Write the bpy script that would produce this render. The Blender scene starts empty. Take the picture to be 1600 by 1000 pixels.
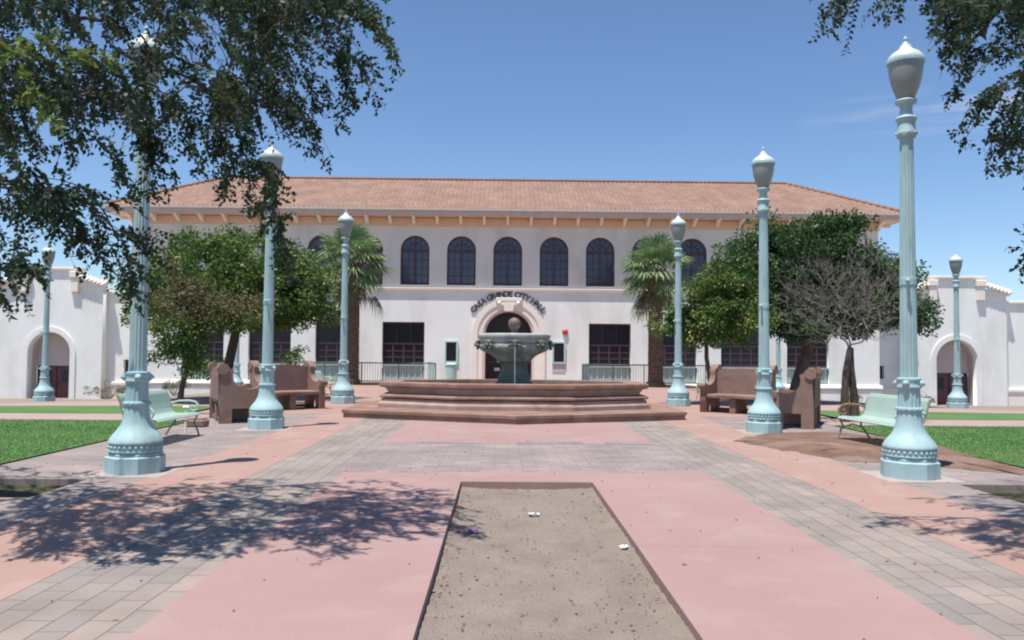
import bpy, math, random
import numpy as np
from math import sin, cos, pi, radians, sqrt
from mathutils import Vector, Matrix, Euler

random.seed(7)
rng = np.random.default_rng(7)
S = bpy.context.scene
COL = S.collection

# ------------------------------------------------------------------ camera
CAM_F, CAM_PITCH, CAM_YAW, CAM_ROLL, CAM_X, CAM_H = 1273.0, 0.0386, -0.0140, 0.0085, -0.347, 1.641
cam = bpy.data.cameras.new('camera')
cam_o = bpy.data.objects.new('camera', cam)
COL.objects.link(cam_o)
S.camera = cam_o
cam.sensor_width = 36.0
cam.lens = 36.0 * CAM_F / 1600.0
cam.clip_start, cam.clip_end = 0.1, 3000.0
cam_o.matrix_world = (Matrix.Translation((CAM_X, 0, CAM_H)) @ Matrix.Rotation(CAM_YAW, 4, 'Z')
                      @ Matrix.Rotation(pi / 2 + CAM_PITCH, 4, 'X') @ Matrix.Rotation(CAM_ROLL, 4, 'Z'))

# ------------------------------------------------------------------ world, sun, exposure
SHX, SHY = 0.18, 0.22                       # shadow drift per metre of height
sun_dir = Vector((-SHX, -SHY, 1.0)).normalized()
sun_el = math.asin(sun_dir.z)
sun_az = math.atan2(sun_dir.x, sun_dir.y)     # clockwise from +Y
W = bpy.data.worlds.new('World')
S.world = W
W.use_nodes = True
wn, wl = W.node_tree.nodes, W.node_tree.links
wn.clear()
wo = wn.new('ShaderNodeOutputWorld'); wb = wn.new('ShaderNodeBackground')
sky = wn.new('ShaderNodeTexSky')
sky.sky_type = 'NISHITA'; sky.sun_disc = False
sky.sun_elevation = sun_el; sky.sun_rotation = sun_az
sky.air_density = 1.0; sky.dust_density = 0.1; sky.ozone_density = 3.0; sky.altitude = 400
wb.inputs['Strength'].default_value = 0.105
# faint cirrus wisps low on the right of the sky
tc = wn.new('ShaderNodeTexCoord')
mp = wn.new('ShaderNodeMapping'); mp.inputs['Scale'].default_value = (7, 7, 60)
nz = wn.new('ShaderNodeTexNoise'); nz.inputs['Scale'].default_value = 1.0; nz.inputs['Detail'].default_value = 6
cr = wn.new('ShaderNodeValToRGB')
cr.color_ramp.elements[0].position = 0.46; cr.color_ramp.elements[1].position = 0.78
dot = wn.new('ShaderNodeVectorMath'); dot.operation = 'DISTANCE'
cl_dir = Vector((0.50, 0.83, 0.262)).normalized()
sc3 = wn.new('ShaderNodeVectorMath'); sc3.operation = 'MULTIPLY'
sc3.inputs[1].default_value = (1, 1, 6.5)
dot.inputs[1].default_value = (cl_dir.x, cl_dir.y, cl_dir.z * 6.5)
mr = wn.new('ShaderNodeMapRange'); mr.inputs['From Min'].default_value = 0.05; mr.inputs['From Max'].default_value = 0.19
mr.inputs['To Min'].default_value = 1.0; mr.inputs['To Max'].default_value = 0.0
mul = wn.new('ShaderNodeMath'); mul.operation = 'MULTIPLY'
mul2 = wn.new('ShaderNodeMath'); mul2.operation = 'MULTIPLY'; mul2.inputs[1].default_value = 0.85
mx = wn.new('ShaderNodeMixRGB'); mx.inputs['Color2'].default_value = (4.6, 5.1, 6.2, 1)
tint = wn.new('ShaderNodeMixRGB'); tint.blend_type = 'MULTIPLY'; tint.inputs['Fac'].default_value = 1.0
tint.inputs['Color2'].default_value = (0.92, 1.0, 1.10, 1)
wl.new(tc.outputs['Generated'], mp.inputs['Vector']); wl.new(mp.outputs['Vector'], nz.inputs['Vector'])
wl.new(nz.outputs['Fac'], cr.inputs['Fac'])
wl.new(tc.outputs['Generated'], sc3.inputs[0]); wl.new(sc3.outputs[0], dot.inputs[0])
wl.new(dot.outputs['Value'], mr.inputs['Value'])
wl.new(cr.outputs['Color'], mul.inputs[0]); wl.new(mr.outputs['Result'], mul.inputs[1])
wl.new(mul.outputs[0], mul2.inputs[0]); wl.new(mul2.outputs[0], mx.inputs['Fac'])
wl.new(sky.outputs['Color'], tint.inputs['Color1']); wl.new(tint.outputs['Color'], mx.inputs['Color1'])
wl.new(mx.outputs['Color'], wb.inputs['Color']); wl.new(wb.outputs['Background'], wo.inputs['Surface'])

sun = bpy.data.lights.new('sun', 'SUN'); sun.energy = 5.0; sun.angle = radians(0.53); sun.color = (1.0, 0.955, 0.90)
sun_o = bpy.data.objects.new('sun', sun); COL.objects.link(sun_o)
sun_o.rotation_euler = (-sun_dir).to_track_quat('-Z', 'Y').to_euler()
S.view_settings.view_transform = 'Standard'; S.view_settings.look = 'None'
S.view_settings.exposure = 0.35; S.view_settings.gamma = 1.0
S.render.engine = 'CYCLES'
S.cycles.pixel_filter_type = 'BLACKMAN_HARRIS'; S.cycles.filter_width = 2.1
S.cycles.use_denoising = True
S.cycles.max_bounces = 8; S.cycles.transparent_max_bounces = 8

# ------------------------------------------------------------------ materials
def new_mat(name, rough=0.85, spec=0.3):
    m = bpy.data.materials.new(name); m.use_nodes = True
    b = m.node_tree.nodes['Principled BSDF']
    b.inputs['Roughness'].default_value = rough
    b.inputs['Specular IOR Level'].default_value = spec
    return m, m.node_tree.nodes, m.node_tree.links, b

def noise_mat(name, c1, c2, scale=3.0, rough=0.85, spec=0.3, bump=0.0, bscale=None, detail=6, c3=None, scale3=0.4, metallic=0.0, stretch=(1, 1, 1), dist=0.02):
    m, n, l, b = new_mat(name, rough, spec)
    b.inputs['Metallic'].default_value = metallic
    t = n.new('ShaderNodeTexCoord')
    mpn = n.new('ShaderNodeMapping'); mpn.inputs['Scale'].default_value = stretch
    l.new(t.outputs['Object'], mpn.inputs['Vector'])
    a = n.new('ShaderNodeTexNoise'); a.inputs['Scale'].default_value = scale; a.inputs['Detail'].default_value = detail
    a.inputs['Roughness'].default_value = 0.62
    l.new(mpn.outputs['Vector'], a.inputs['Vector'])
    r = n.new('ShaderNodeValToRGB')
    r.color_ramp.elements[0].color = (*c1, 1); r.color_ramp.elements[1].color = (*c2, 1)
    r.color_ramp.elements[0].position = 0.3; r.color_ramp.elements[1].position = 0.7
    l.new(a.outputs['Fac'], r.inputs['Fac'])
    out = r.outputs['Color']
    if c3:
        a3 = n.new('ShaderNodeTexNoise'); a3.inputs['Scale'].default_value = scale3; a3.inputs['Detail'].default_value = 5
        l.new(mpn.outputs['Vector'], a3.inputs['Vector'])
        r3 = n.new('ShaderNodeValToRGB'); r3.color_ramp.elements[0].position = 0.48; r3.color_ramp.elements[1].position = 0.72
        l.new(a3.outputs['Fac'], r3.inputs['Fac'])
        m3 = n.new('ShaderNodeMixRGB'); m3.inputs['Color2'].default_value = (*c3, 1)
        l.new(r3.outputs['Color'], m3.inputs['Fac']); l.new(out, m3.inputs['Color1'])
        out = m3.outputs['Color']
    l.new(out, b.inputs['Base Color'])
    if bump:
        bn = n.new('ShaderNodeTexNoise'); bn.inputs['Scale'].default_value = bscale or scale * 4; bn.inputs['Detail'].default_value = 5
        l.new(mpn.outputs['Vector'], bn.inputs['Vector'])
        bp = n.new('ShaderNodeBump'); bp.inputs['Strength'].default_value = bump; bp.inputs['Distance'].default_value = dist
        l.new(bn.outputs['Fac'], bp.inputs['Height']); l.new(bp.outputs['Normal'], b.inputs['Normal'])
    return m

def leaf_mat(name, cols, rough=0.5, trans=0.3, clump=1.2):
    m, n, l, b = new_mat(name, rough, 0.18)
    g = n.new('ShaderNodeNewGeometry')
    r = n.new('ShaderNodeValToRGB'); r.color_ramp.interpolation = 'LINEAR'
    els = r.color_ramp.elements
    while len(els) < len(cols): els.new(0.5)
    for i, c in enumerate(cols):
        els[i].position = i / (len(cols) - 1); els[i].color = (*c, 1)
    t = n.new('ShaderNodeTexCoord')
    a = n.new('ShaderNodeTexNoise'); a.inputs['Scale'].default_value = clump; a.inputs['Detail'].default_value = 2
    l.new(t.outputs['Object'], a.inputs['Vector'])
    m1 = n.new('ShaderNodeMath'); m1.operation = 'MULTIPLY_ADD'; m1.inputs[1].default_value = 0.55
    l.new(g.outputs['Random Per Island'], m1.inputs[0])
    m0 = n.new('ShaderNodeMapRange'); m0.inputs['From Min'].default_value = 0.3; m0.inputs['From Max'].default_value = 0.7
    m0.inputs['To Max'].default_value = 0.5
    l.new(a.outputs['Fac'], m0.inputs['Value']); l.new(m0.outputs['Result'], m1.inputs[2])
    l.new(m1.outputs[0], r.inputs['Fac'])
    l.new(r.outputs['Color'], b.inputs['Base Color'])
    tr = n.new('ShaderNodeBsdfTranslucent'); l.new(r.outputs['Color'], tr.inputs['Color'])
    mxs = n.new('ShaderNodeMixShader'); mxs.inputs['Fac'].default_value = trans
    l.new(b.outputs[0], mxs.inputs[1]); l.new(tr.outputs[0], mxs.inputs[2])
    l.new(mxs.outputs[0], n['Material Output'].inputs['Surface'])
    return m

def slab_mat(name, c1, c2, c3, joint=3.2, off=0.0):
    """tinted concrete: blotches, fine grain, worn patches and tooled joints across the walk"""
    m, n, l, b = new_mat(name, 0.9, 0.2)
    t = n.new('ShaderNodeTexCoord')
    def noise(sc, det=6):
        a = n.new('ShaderNodeTexNoise'); a.inputs['Scale'].default_value = sc; a.inputs['Detail'].default_value = det
        l.new(t.outputs['Object'], a.inputs['Vector']); return a.outputs['Fac']
    def ramp(v, p0, p1, k0=(0, 0, 0), k1=(1, 1, 1)):
        r = n.new('ShaderNodeValToRGB'); r.color_ramp.elements[0].position = p0; r.color_ramp.elements[1].position = p1
        r.color_ramp.elements[0].color = (*k0, 1); r.color_ramp.elements[1].color = (*k1, 1); l.new(v, r.inputs['Fac']); return r.outputs['Color']
    def mix(f, a, c, bt='MIX'):
        x = n.new('ShaderNodeMixRGB'); x.blend_type = bt
        for s, v in (('Fac', f), ('Color1', a), ('Color2', c)):
            if hasattr(v, 'is_linked'): l.new(v, x.inputs[s])
            else: x.inputs[s].default_value = v
        return x.outputs['Color']
    base = ramp(noise(0.55), 0.3, 0.72, c1, c2)
    base = mix(ramp(noise(1.7, 8), 0.52, 0.75), base, (*c3, 1))
    grain = ramp(noise(90, 3), 0.3, 0.7, (0.86, 0.86, 0.86), (1.08, 1.08, 1.08))
    base = mix(1.0, base, grain, 'MULTIPLY')
    spots = ramp(noise(9, 2), 0.74, 0.80, (1, 1, 1), (0.62, 0.6, 0.6))
    base = mix(0.6, base, spots, 'MULTIPLY')
    sp = n.new('ShaderNodeSeparateXYZ'); l.new(t.outputs['Object'], sp.inputs[0])
    a1 = n.new('ShaderNodeMath'); a1.operation = 'ADD'; a1.inputs[1].default_value = off + 100 * joint; l.new(sp.outputs['Y'], a1.inputs[0])
    md = n.new('ShaderNodeMath'); md.operation = 'MODULO'; md.inputs[1].default_value = joint; l.new(a1.outputs[0], md.inputs[0])
    lt = n.new('ShaderNodeMath'); lt.operation = 'LESS_THAN'; lt.inputs[1].default_value = 0.014; l.new(md.outputs[0], lt.inputs[0])
    sc = n.new('ShaderNodeMath'); sc.operation = 'MULTIPLY'; sc.inputs[1].default_value = 0.45; l.new(lt.outputs[0], sc.inputs[0])
    base = mix(sc.outputs[0], base, (0.20, 0.13, 0.11, 1))
    l.new(base, b.inputs['Base Color'])
    bp = n.new('ShaderNodeBump'); bp.inputs['Strength'].default_value = 0.25; bp.inputs['Distance'].default_value = 0.01
    l.new(noise(60, 4), bp.inputs['Height']); l.new(bp.outputs['Normal'], b.inputs['Normal'])
    return m

def paver_mat(name, c1, c2, cm, rot=pi / 2, bw=0.40, rh=0.20):
    m, n, l, b = new_mat(name, 0.9, 0.2)
    t = n.new('ShaderNodeTexCoord')
    mpn = n.new('ShaderNodeMapping'); mpn.inputs['Rotation'].default_value = (0, 0, rot)
    l.new(t.outputs['Object'], mpn.inputs['Vector'])
    wob = n.new('ShaderNodeTexNoise'); wob.inputs['Scale'].default_value = 2.2; l.new(mpn.outputs['Vector'], wob.inputs['Vector'])
    wm = n.new('ShaderNodeVectorMath'); wm.operation = 'MULTIPLY_ADD'; wm.inputs[1].default_value = (0.03, 0.03, 0)
    l.new(wob.outputs['Color'], wm.inputs[0]); l.new(mpn.outputs['Vector'], wm.inputs[2])
    br = n.new('ShaderNodeTexBrick')
    br.inputs['Scale'].default_value = 1.0; br.inputs['Brick Width'].default_value = bw; br.inputs['Row Height'].default_value = rh
    br.inputs['Mortar Size'].default_value = 0.008; br.inputs['Mortar Smooth'].default_value = 0.4; br.inputs['Bias'].default_value = 0.0
    br.inputs['Color1'].default_value = (*c1, 1); br.inputs['Color2'].default_value = (*c2, 1); br.inputs['Mortar'].default_value = (*cm, 1)
    l.new(wm.outputs[0], br.inputs['Vector'])
    a = n.new('ShaderNodeTexNoise'); a.inputs['Scale'].default_value = 1.1; a.inputs['Detail'].default_value = 6
    l.new(t.outputs['Object'], a.inputs['Vector'])
    r = n.new('ShaderNodeValToRGB'); r.color_ramp.elements[0].position = 0.3; r.color_ramp.elements[1].position = 0.7
    r.color_ramp.elements[0].color = (0.80, 0.80, 0.80, 1); r.color_ramp.elements[1].color = (1.12, 1.1, 1.08, 1)
    l.new(a.outputs['Fac'], r.inputs['Fac'])
    g = n.new('ShaderNodeTexNoise'); g.inputs['Scale'].default_value = 70; l.new(t.outputs['Object'], g.inputs['Vector'])
    rg = n.new('ShaderNodeValToRGB'); rg.color_ramp.elements[0].color = (0.8, 0.8, 0.8, 1); rg.color_ramp.elements[1].color = (1.15, 1.15, 1.15, 1)
    l.new(g.outputs['Fac'], rg.inputs['Fac'])
    x = n.new('ShaderNodeMixRGB'); x.blend_type = 'MULTIPLY'; x.inputs['Fac'].default_value = 1
    l.new(br.outputs['Color'], x.inputs['Color1']); l.new(r.outputs['Color'], x.inputs['Color2'])
    x2 = n.new('ShaderNodeMixRGB'); x2.blend_type = 'MULTIPLY'; x2.inputs['Fac'].default_value = 1
    l.new(x.outputs['Color'], x2.inputs['Color1']); l.new(rg.outputs['Color'], x2.inputs['Color2'])
    l.new(x2.outputs['Color'], b.inputs['Base Color'])
    inv = n.new('ShaderNodeMath'); inv.operation = 'SUBTRACT'; inv.inputs[0].default_value = 1.0; l.new(br.outputs['Fac'], inv.inputs[1])
    bp = n.new('ShaderNodeBump'); bp.inputs['Strength'].default_value = 0.5; bp.inputs['Distance'].default_value = 0.01
    l.new(inv.outputs[0], bp.inputs['Height']); l.new(bp.outputs['Normal'], b.inputs['Normal'])
    return m

M = {}
M['stucco'] = noise_mat('stucco', (0.69, 0.645, 0.585), (0.75, 0.70, 0.63), 1.3, 0.95, 0.1, 0.35, 9, c3=(0.62, 0.565, 0.51), scale3=0.9, stretch=(1, 1, .4))
M['stucco_white'] = noise_mat('stucco_white', (0.80, 0.805, 0.76), (0.85, 0.85, 0.81), 1.3, 0.95, 0.1, 0.35, 9, c3=(0.72, 0.705, 0.655), scale3=0.9, stretch=(1, 1, .4))
M['trim'] = noise_mat('cream_trim', (0.82, 0.74, 0.65), (0.87, 0.80, 0.71), 2, 0.9, 0.15, 0.1, 20)
M['trim_pink'] = noise_mat('pink_trim', (0.70, 0.55, 0.49), (0.75, 0.60, 0.54), 2, 0.9, 0.15)
M['soffit'] = noise_mat('soffit_peach', (0.70, 0.47, 0.33), (0.76, 0.53, 0.38), 1.5, 0.9, 0.1)
M['fascia'] = noise_mat('fascia', (0.55, 0.43, 0.37), (0.62, 0.50, 0.44), 2, 0.8, 0.2)
M['recess'] = noise_mat('recess_wall', (0.52, 0.44, 0.41), (0.57, 0.49, 0.46), 2, 0.95, 0.1)
M['maroon'] = noise_mat('maroon_paint', (0.065, 0.032, 0.048), (0.09, 0.045, 0.066), 5, 0.5, 0.4)
M['maroon_door'] = noise_mat('maroon_door', (0.10, 0.03, 0.04), (0.14, 0.045, 0.055), 3, 0.45, 0.4)
M['mint'] = noise_mat('mint_paint', (0.44, 0.62, 0.58), (0.50, 0.67, 0.63), 4, 0.45, 0.45, c3=(0.40, 0.56, 0.54), scale3=1.5)
M['bench_mint'] = noise_mat('bench_mint', (0.38, 0.50, 0.43), (0.43, 0.545, 0.47), 3, 0.45, 0.45)
M['lamp_mint'] = noise_mat('lamp_mint', (0.32, 0.48, 0.49), (0.41, 0.56, 0.565), 5, 0.58, 0.35, 0.12, 30, c3=(0.25, 0.36, 0.36), scale3=5.0, stretch=(1, 1, .22))
M['rail'] = noise_mat('rail_grey_green', (0.07, 0.105, 0.095), (0.10, 0.14, 0.125), 5, 0.5, 0.4)
M['mesh_panel'] = noise_mat('pale_green_panel', (0.33, 0.42, 0.38), (0.40, 0.48, 0.44), 4, 0.7, 0.3)
M['iron'] = noise_mat('green_iron', (0.16, 0.20, 0.15), (0.24, 0.27, 0.21), 9, 0.55, 0.4)
M['rust'] = noise_mat('rusty_iron', (0.20, 0.12, 0.06), (0.30, 0.20, 0.10), 12, 0.7, 0.3)
M['globe'] = noise_mat('frosted_globe', (0.235, 0.27, 0.25), (0.285, 0.32, 0.295), 2, 0.35, 0.4)
M['globe_cap'] = noise_mat('globe_cap', (0.54, 0.545, 0.47), (0.62, 0.625, 0.54), 3, 0.35, 0.5)
M['dark_metal'] = noise_mat('dark_metal', (0.05, 0.06, 0.06), (0.08, 0.09, 0.09), 5, 0.5, 0.4)
M['red_bell'] = noise_mat('red_bell', (0.50, 0.05, 0.03), (0.58, 0.08, 0.05), 5, 0.4, 0.5)
M['letter'] = noise_mat('letter_dark', (0.05, 0.05, 0.055), (0.08, 0.08, 0.085), 5, 0.5, 0.4)
M['stone'] = noise_mat('red_sandstone', (0.205, 0.122, 0.09), (0.30, 0.188, 0.143), 2.2, 0.9, 0.2, 0.4, 14, c3=(0.34, 0.24, 0.21), scale3=1.3)
M['stone_pale'] = noise_mat('pale_sandstone', (0.33, 0.235, 0.19), (0.42, 0.315, 0.265), 2.2, 0.9, 0.2, 0.4, 14, c3=(0.27, 0.17, 0.145), scale3=1.6)
M['settle_stone'] = noise_mat('settle_stone', (0.23, 0.145, 0.115), (0.33, 0.225, 0.18), 1.6, 0.9, 0.2, 0.3, 16, c3=(0.17, 0.105, 0.085), scale3=1.4)
M['bronze'] = noise_mat('verdigris_bronze', (0.11, 0.115, 0.09), (0.19, 0.195, 0.155), 3, 0.6, 0.4, 0.3, 18, c3=(0.08, 0.10, 0.095), scale3=2.2)
M['bronze_light'] = noise_mat('verdigris_rim', (0.35, 0.365, 0.32), (0.46, 0.475, 0.425), 4, 0.6, 0.4, 0.3, 18, c3=(0.17, 0.23, 0.21), scale3=2.2)
M['bronze_side'] = noise_mat('verdigris_side', (0.19, 0.195, 0.165), (0.40, 0.41, 0.37), 4, 0.6, 0.4, 0.3, 18, c3=(0.10, 0.12, 0.11), scale3=2.2, stretch=(1, 1, .4))
M['ball'] = noise_mat('ball_stone', (0.13, 0.085, 0.07), (0.19, 0.13, 0.11), 6, 0.55, 0.4)
M['bark'] = noise_mat('bark', (0.075, 0.055, 0.045), (0.14, 0.11, 0.095), 9, 0.95, 0.1, 0.6, 22, stretch=(1, 1, 0.3))
M['bark_grey'] = noise_mat('bark_grey', (0.15, 0.132, 0.118), (0.25, 0.222, 0.20), 6, 0.95, 0.1, 0.5, 20, stretch=(1, 1, 0.3))
M['palm_bark'] = noise_mat('palm_bark', (0.10, 0.065, 0.045), (0.20, 0.135, 0.10), 5, 0.95, 0.1, 0.8, 12, stretch=(1, 1, 2.5))
M['leaf_citrus'] = leaf_mat('leaf_citrus', [(0.036, 0.082, 0.024), (0.064, 0.132, 0.034), (0.10, 0.18, 0.046), (0.18, 0.235, 0.07), (0.42, 0.41, 0.14)], 0.45, 0.25, 0.9)
M['leaf_olive'] = leaf_mat('leaf_olive', [(0.055, 0.08, 0.03), (0.10, 0.115, 0.05), (0.145, 0.14, 0.07), (0.20, 0.17, 0.10), (0.32, 0.31, 0.12)], 0.55, 0.25, 1.0)
M['leaf_dark'] = leaf_mat('leaf_dark', [(0.02, 0.05, 0.02), (0.035, 0.08, 0.03), (0.052, 0.11, 0.04), (0.078, 0.14, 0.05), (0.125, 0.18, 0.065)], 0.45, 0.22, 0.8)
M['leaf_elm'] = leaf_mat('leaf_elm', [(0.022, 0.042, 0.028), (0.035, 0.062, 0.036), (0.05, 0.085, 0.045), (0.08, 0.125, 0.05)], 0.45, 0.28, 1.5)
M['leaf_sunlit'] = leaf_mat('leaf_sunlit', [(0.10, 0.16, 0.04), (0.15, 0.22, 0.06), (0.22, 0.28, 0.08)], 0.5, 0.35, 1.5)  # sunlight put into the colour: lighter copy of the elm leaves
M['leaf_palm'] = leaf_mat('leaf_palm', [(0.11, 0.19, 0.08), (0.18, 0.27, 0.125), (0.25, 0.34, 0.17), (0.32, 0.39, 0.22)], 0.5, 0.2, 1.2)
M['leaf_palm_dry'] = leaf_mat('leaf_palm_dry', [(0.12, 0.12, 0.06), (0.20, 0.19, 0.10), (0.28, 0.26, 0.15)], 0.6, 0.2, 1.2)
M['grass'] = leaf_mat('grass_blades', [(0.08, 0.165, 0.05), (0.11, 0.215, 0.065), (0.16, 0.265, 0.075), (0.28, 0.32, 0.10)], 0.6, 0.5, 0.35)
M['dry_shrub'] = leaf_mat('dry_shrub', [(0.10, 0.13, 0.07), (0.18, 0.18, 0.10), (0.30, 0.26, 0.17)], 0.6, 0.2, 2)
M['lawn'] = noise_mat('lawn_green', (0.07, 0.155, 0.05), (0.105, 0.20, 0.065), 0.8, 0.95, 0.1, 0.6, 40, c3=(0.125, 0.19, 0.07), scale3=0.35)
M['soil'] = noise_mat('dry_soil', (0.22, 0.175, 0.145), (0.29, 0.24, 0.20), 1.5, 0.95, 0.1, 0.5, 30)
M['dark_soil'] = noise_mat('dark_soil', (0.05, 0.045, 0.03), (0.10, 0.085, 0.055), 4, 0.95, 0.1, 0.8, 30, c3=(0.06, 0.09, 0.03), scale3=3)
M['brown_soil'] = noise_mat('brown_soil', (0.135, 0.08, 0.055), (0.22, 0.14, 0.105), 2.5, 0.95, 0.1, 0.8, 40, c3=(0.26, 0.18, 0.14), scale3=1.0)
M['dirt'] = noise_mat('bed_dirt', (0.215, 0.17, 0.14), (0.29, 0.24, 0.20), 2.4, 0.95, 0.1, 0.9, 45, detail=10, c3=(0.25, 0.21, 0.175), scale3=0.8, dist=0.03)
M['pebble'] = noise_mat('pebble', (0.20, 0.16, 0.13), (0.34, 0.29, 0.25), 3, 0.9, 0.2)
M['pink'] = slab_mat('pink_concrete', (0.32, 0.205, 0.185), (0.36, 0.24, 0.22), (0.365, 0.255, 0.235), 3.75, 0.55)
M['salmon'] = slab_mat('salmon_concrete', (0.33, 0.21, 0.17), (0.37, 0.245, 0.205), (0.39, 0.285, 0.245), 4.2, 0.0)
M['walk'] = slab_mat('walk_concrete', (0.35, 0.25, 0.22), (0.38, 0.28, 0.25), (0.40, 0.31, 0.28), 1.8, 0.0)
M['paver'] = paver_mat('grey_pink_pavers', (0.32, 0.26, 0.225), (0.25, 0.225, 0.205), (0.185, 0.155, 0.14))
M['paver_cross'] = paver_mat('cross_band_pavers', (0.315, 0.255, 0.235), (0.25, 0.22, 0.205), (0.21, 0.175, 0.16), 0.0)
M['pad'] = noise_mat('pale_pad', (0.34, 0.29, 0.265), (0.40, 0.345, 0.32), 3, 0.9, 0.2)
M['paper'] = noise_mat('white_paper', (0.78, 0.77, 0.74), (0.85, 0.84, 0.82), 8, 0.8, 0.2)
M['wrapper'] = noise_mat('blue_wrapper', (0.10, 0.25, 0.62), (0.62, 0.20, 0.22), 14, 0.4, 0.4, detail=1)
M['orange'] = noise_mat('orange_reflection', (0.60, 0.30, 0.12), (0.70, 0.40, 0.2), 6, 0.7, 0.2)  # painted colour of the orange reflection in the entrance door glass
M['white_paint'] = noise_mat('white_paint', (0.74, 0.74, 0.70), (0.80, 0.80, 0.77), 4, 0.6, 0.3)

def roof_material():
    m, n, l, b = new_mat('clay_roof_tiles', 0.85, 0.2)
    t = n.new('ShaderNodeTexCoord')
    uv = n.new('ShaderNodeUVMap'); uv.uv_map = 'UVMap'
    br = n.new('ShaderNodeTexBrick'); br.offset = 0.0
    br.inputs['Scale'].default_value = 1.0; br.inputs['Brick Width'].default_value = 0.26; br.inputs['Row Height'].default_value = 0.33
    br.inputs['Mortar Size'].default_value = 0.012; br.inputs['Mortar Smooth'].default_value = 1.0
    br.inputs['Color1'].default_value = (0.30, 0.185, 0.14, 1); br.inputs['Color2'].default_value = (0.36, 0.235, 0.185, 1)
    br.inputs['Mortar'].default_value = (0.24, 0.14, 0.10, 1)
    l.new(uv.outputs['UV'], br.inputs['Vector'])
    a = n.new('ShaderNodeTexNoise'); a.inputs['Scale'].default_value = 0.8; a.inputs['Detail'].default_value = 7
    l.new(t.outputs['Object'], a.inputs['Vector'])
    r = n.new('ShaderNodeValToRGB'); r.color_ramp.elements[0].position = 0.3; r.color_ramp.elements[1].position = 0.7
    r.color_ramp.elements[0].color = (0.88, 0.86, 0.85, 1); r.color_ramp.elements[1].color = (1.1, 1.1, 1.1, 1)
    l.new(a.outputs['Fac'], r.inputs['Fac'])
    x = n.new('ShaderNodeMixRGB'); x.blend_type = 'MULTIPLY'; x.inputs['Fac'].default_value = 1
    l.new(br.outputs['Color'], x.inputs['Color1']); l.new(r.outputs['Color'], x.inputs['Color2'])
    l.new(x.outputs['Color'], b.inputs['Base Color'])
    return m
M['roof'] = roof_material()

def glass_material(name, base, rough, spec):
    m, n, l, b = new_mat(name, rough, spec)
    t = n.new('ShaderNodeTexCoord')
    a = n.new('ShaderNodeTexNoise'); a.inputs['Scale'].default_value = 0.9; l.new(t.outputs['Object'], a.inputs['Vector'])
    r = n.new('ShaderNodeValToRGB')
    r.color_ramp.elements[0].color = (*[k * 0.7 for k in base], 1); r.color_ramp.elements[1].color = (*[k * 1.3 for k in base], 1)
    l.new(a.outputs['Fac'], r.inputs['Fac'])
    oi = n.new('ShaderNodeObjectInfo'); mo = n.new('ShaderNodeMapRange'); mo.inputs['To Min'].default_value = 0.6; mo.inputs['To Max'].default_value = 1.5
    l.new(oi.outputs['Random'], mo.inputs['Value'])
    mm = n.new('ShaderNodeVectorMath'); mm.operation = 'SCALE'; l.new(r.outputs['Color'], mm.inputs[0]); l.new(mo.outputs['Result'], mm.inputs['Scale'])
    l.new(mm.outputs[0], b.inputs['Base Color'])
    bp = n.new('ShaderNodeBump'); bp.inputs['Strength'].default_value = 0.08; bp.inputs['Distance'].default_value = 0.02
    l.new(a.outputs['Fac'], bp.inputs['Height']); l.new(bp.outputs['Normal'], b.inputs['Normal'])
    return m
M['glass'] = glass_material('window_glass', (0.048, 0.055, 0.085), 0.12, 0.5)
M['glass_dark'] = glass_material('dark_glass', (0.022, 0.022, 0.03), 0.25, 0.3)
M['water'] = glass_material('fountain_water', (0.03, 0.05, 0.05), 0.03, 0.5)
def stream_material():
    m, n, l, b = new_mat('falling_water', 0.15, 0.5)
    b.inputs['Base Color'].default_value = (0.80, 0.86, 0.90, 1); b.inputs['Alpha'].default_value = 0.45
    return m
M['stream'] = stream_material()

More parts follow.
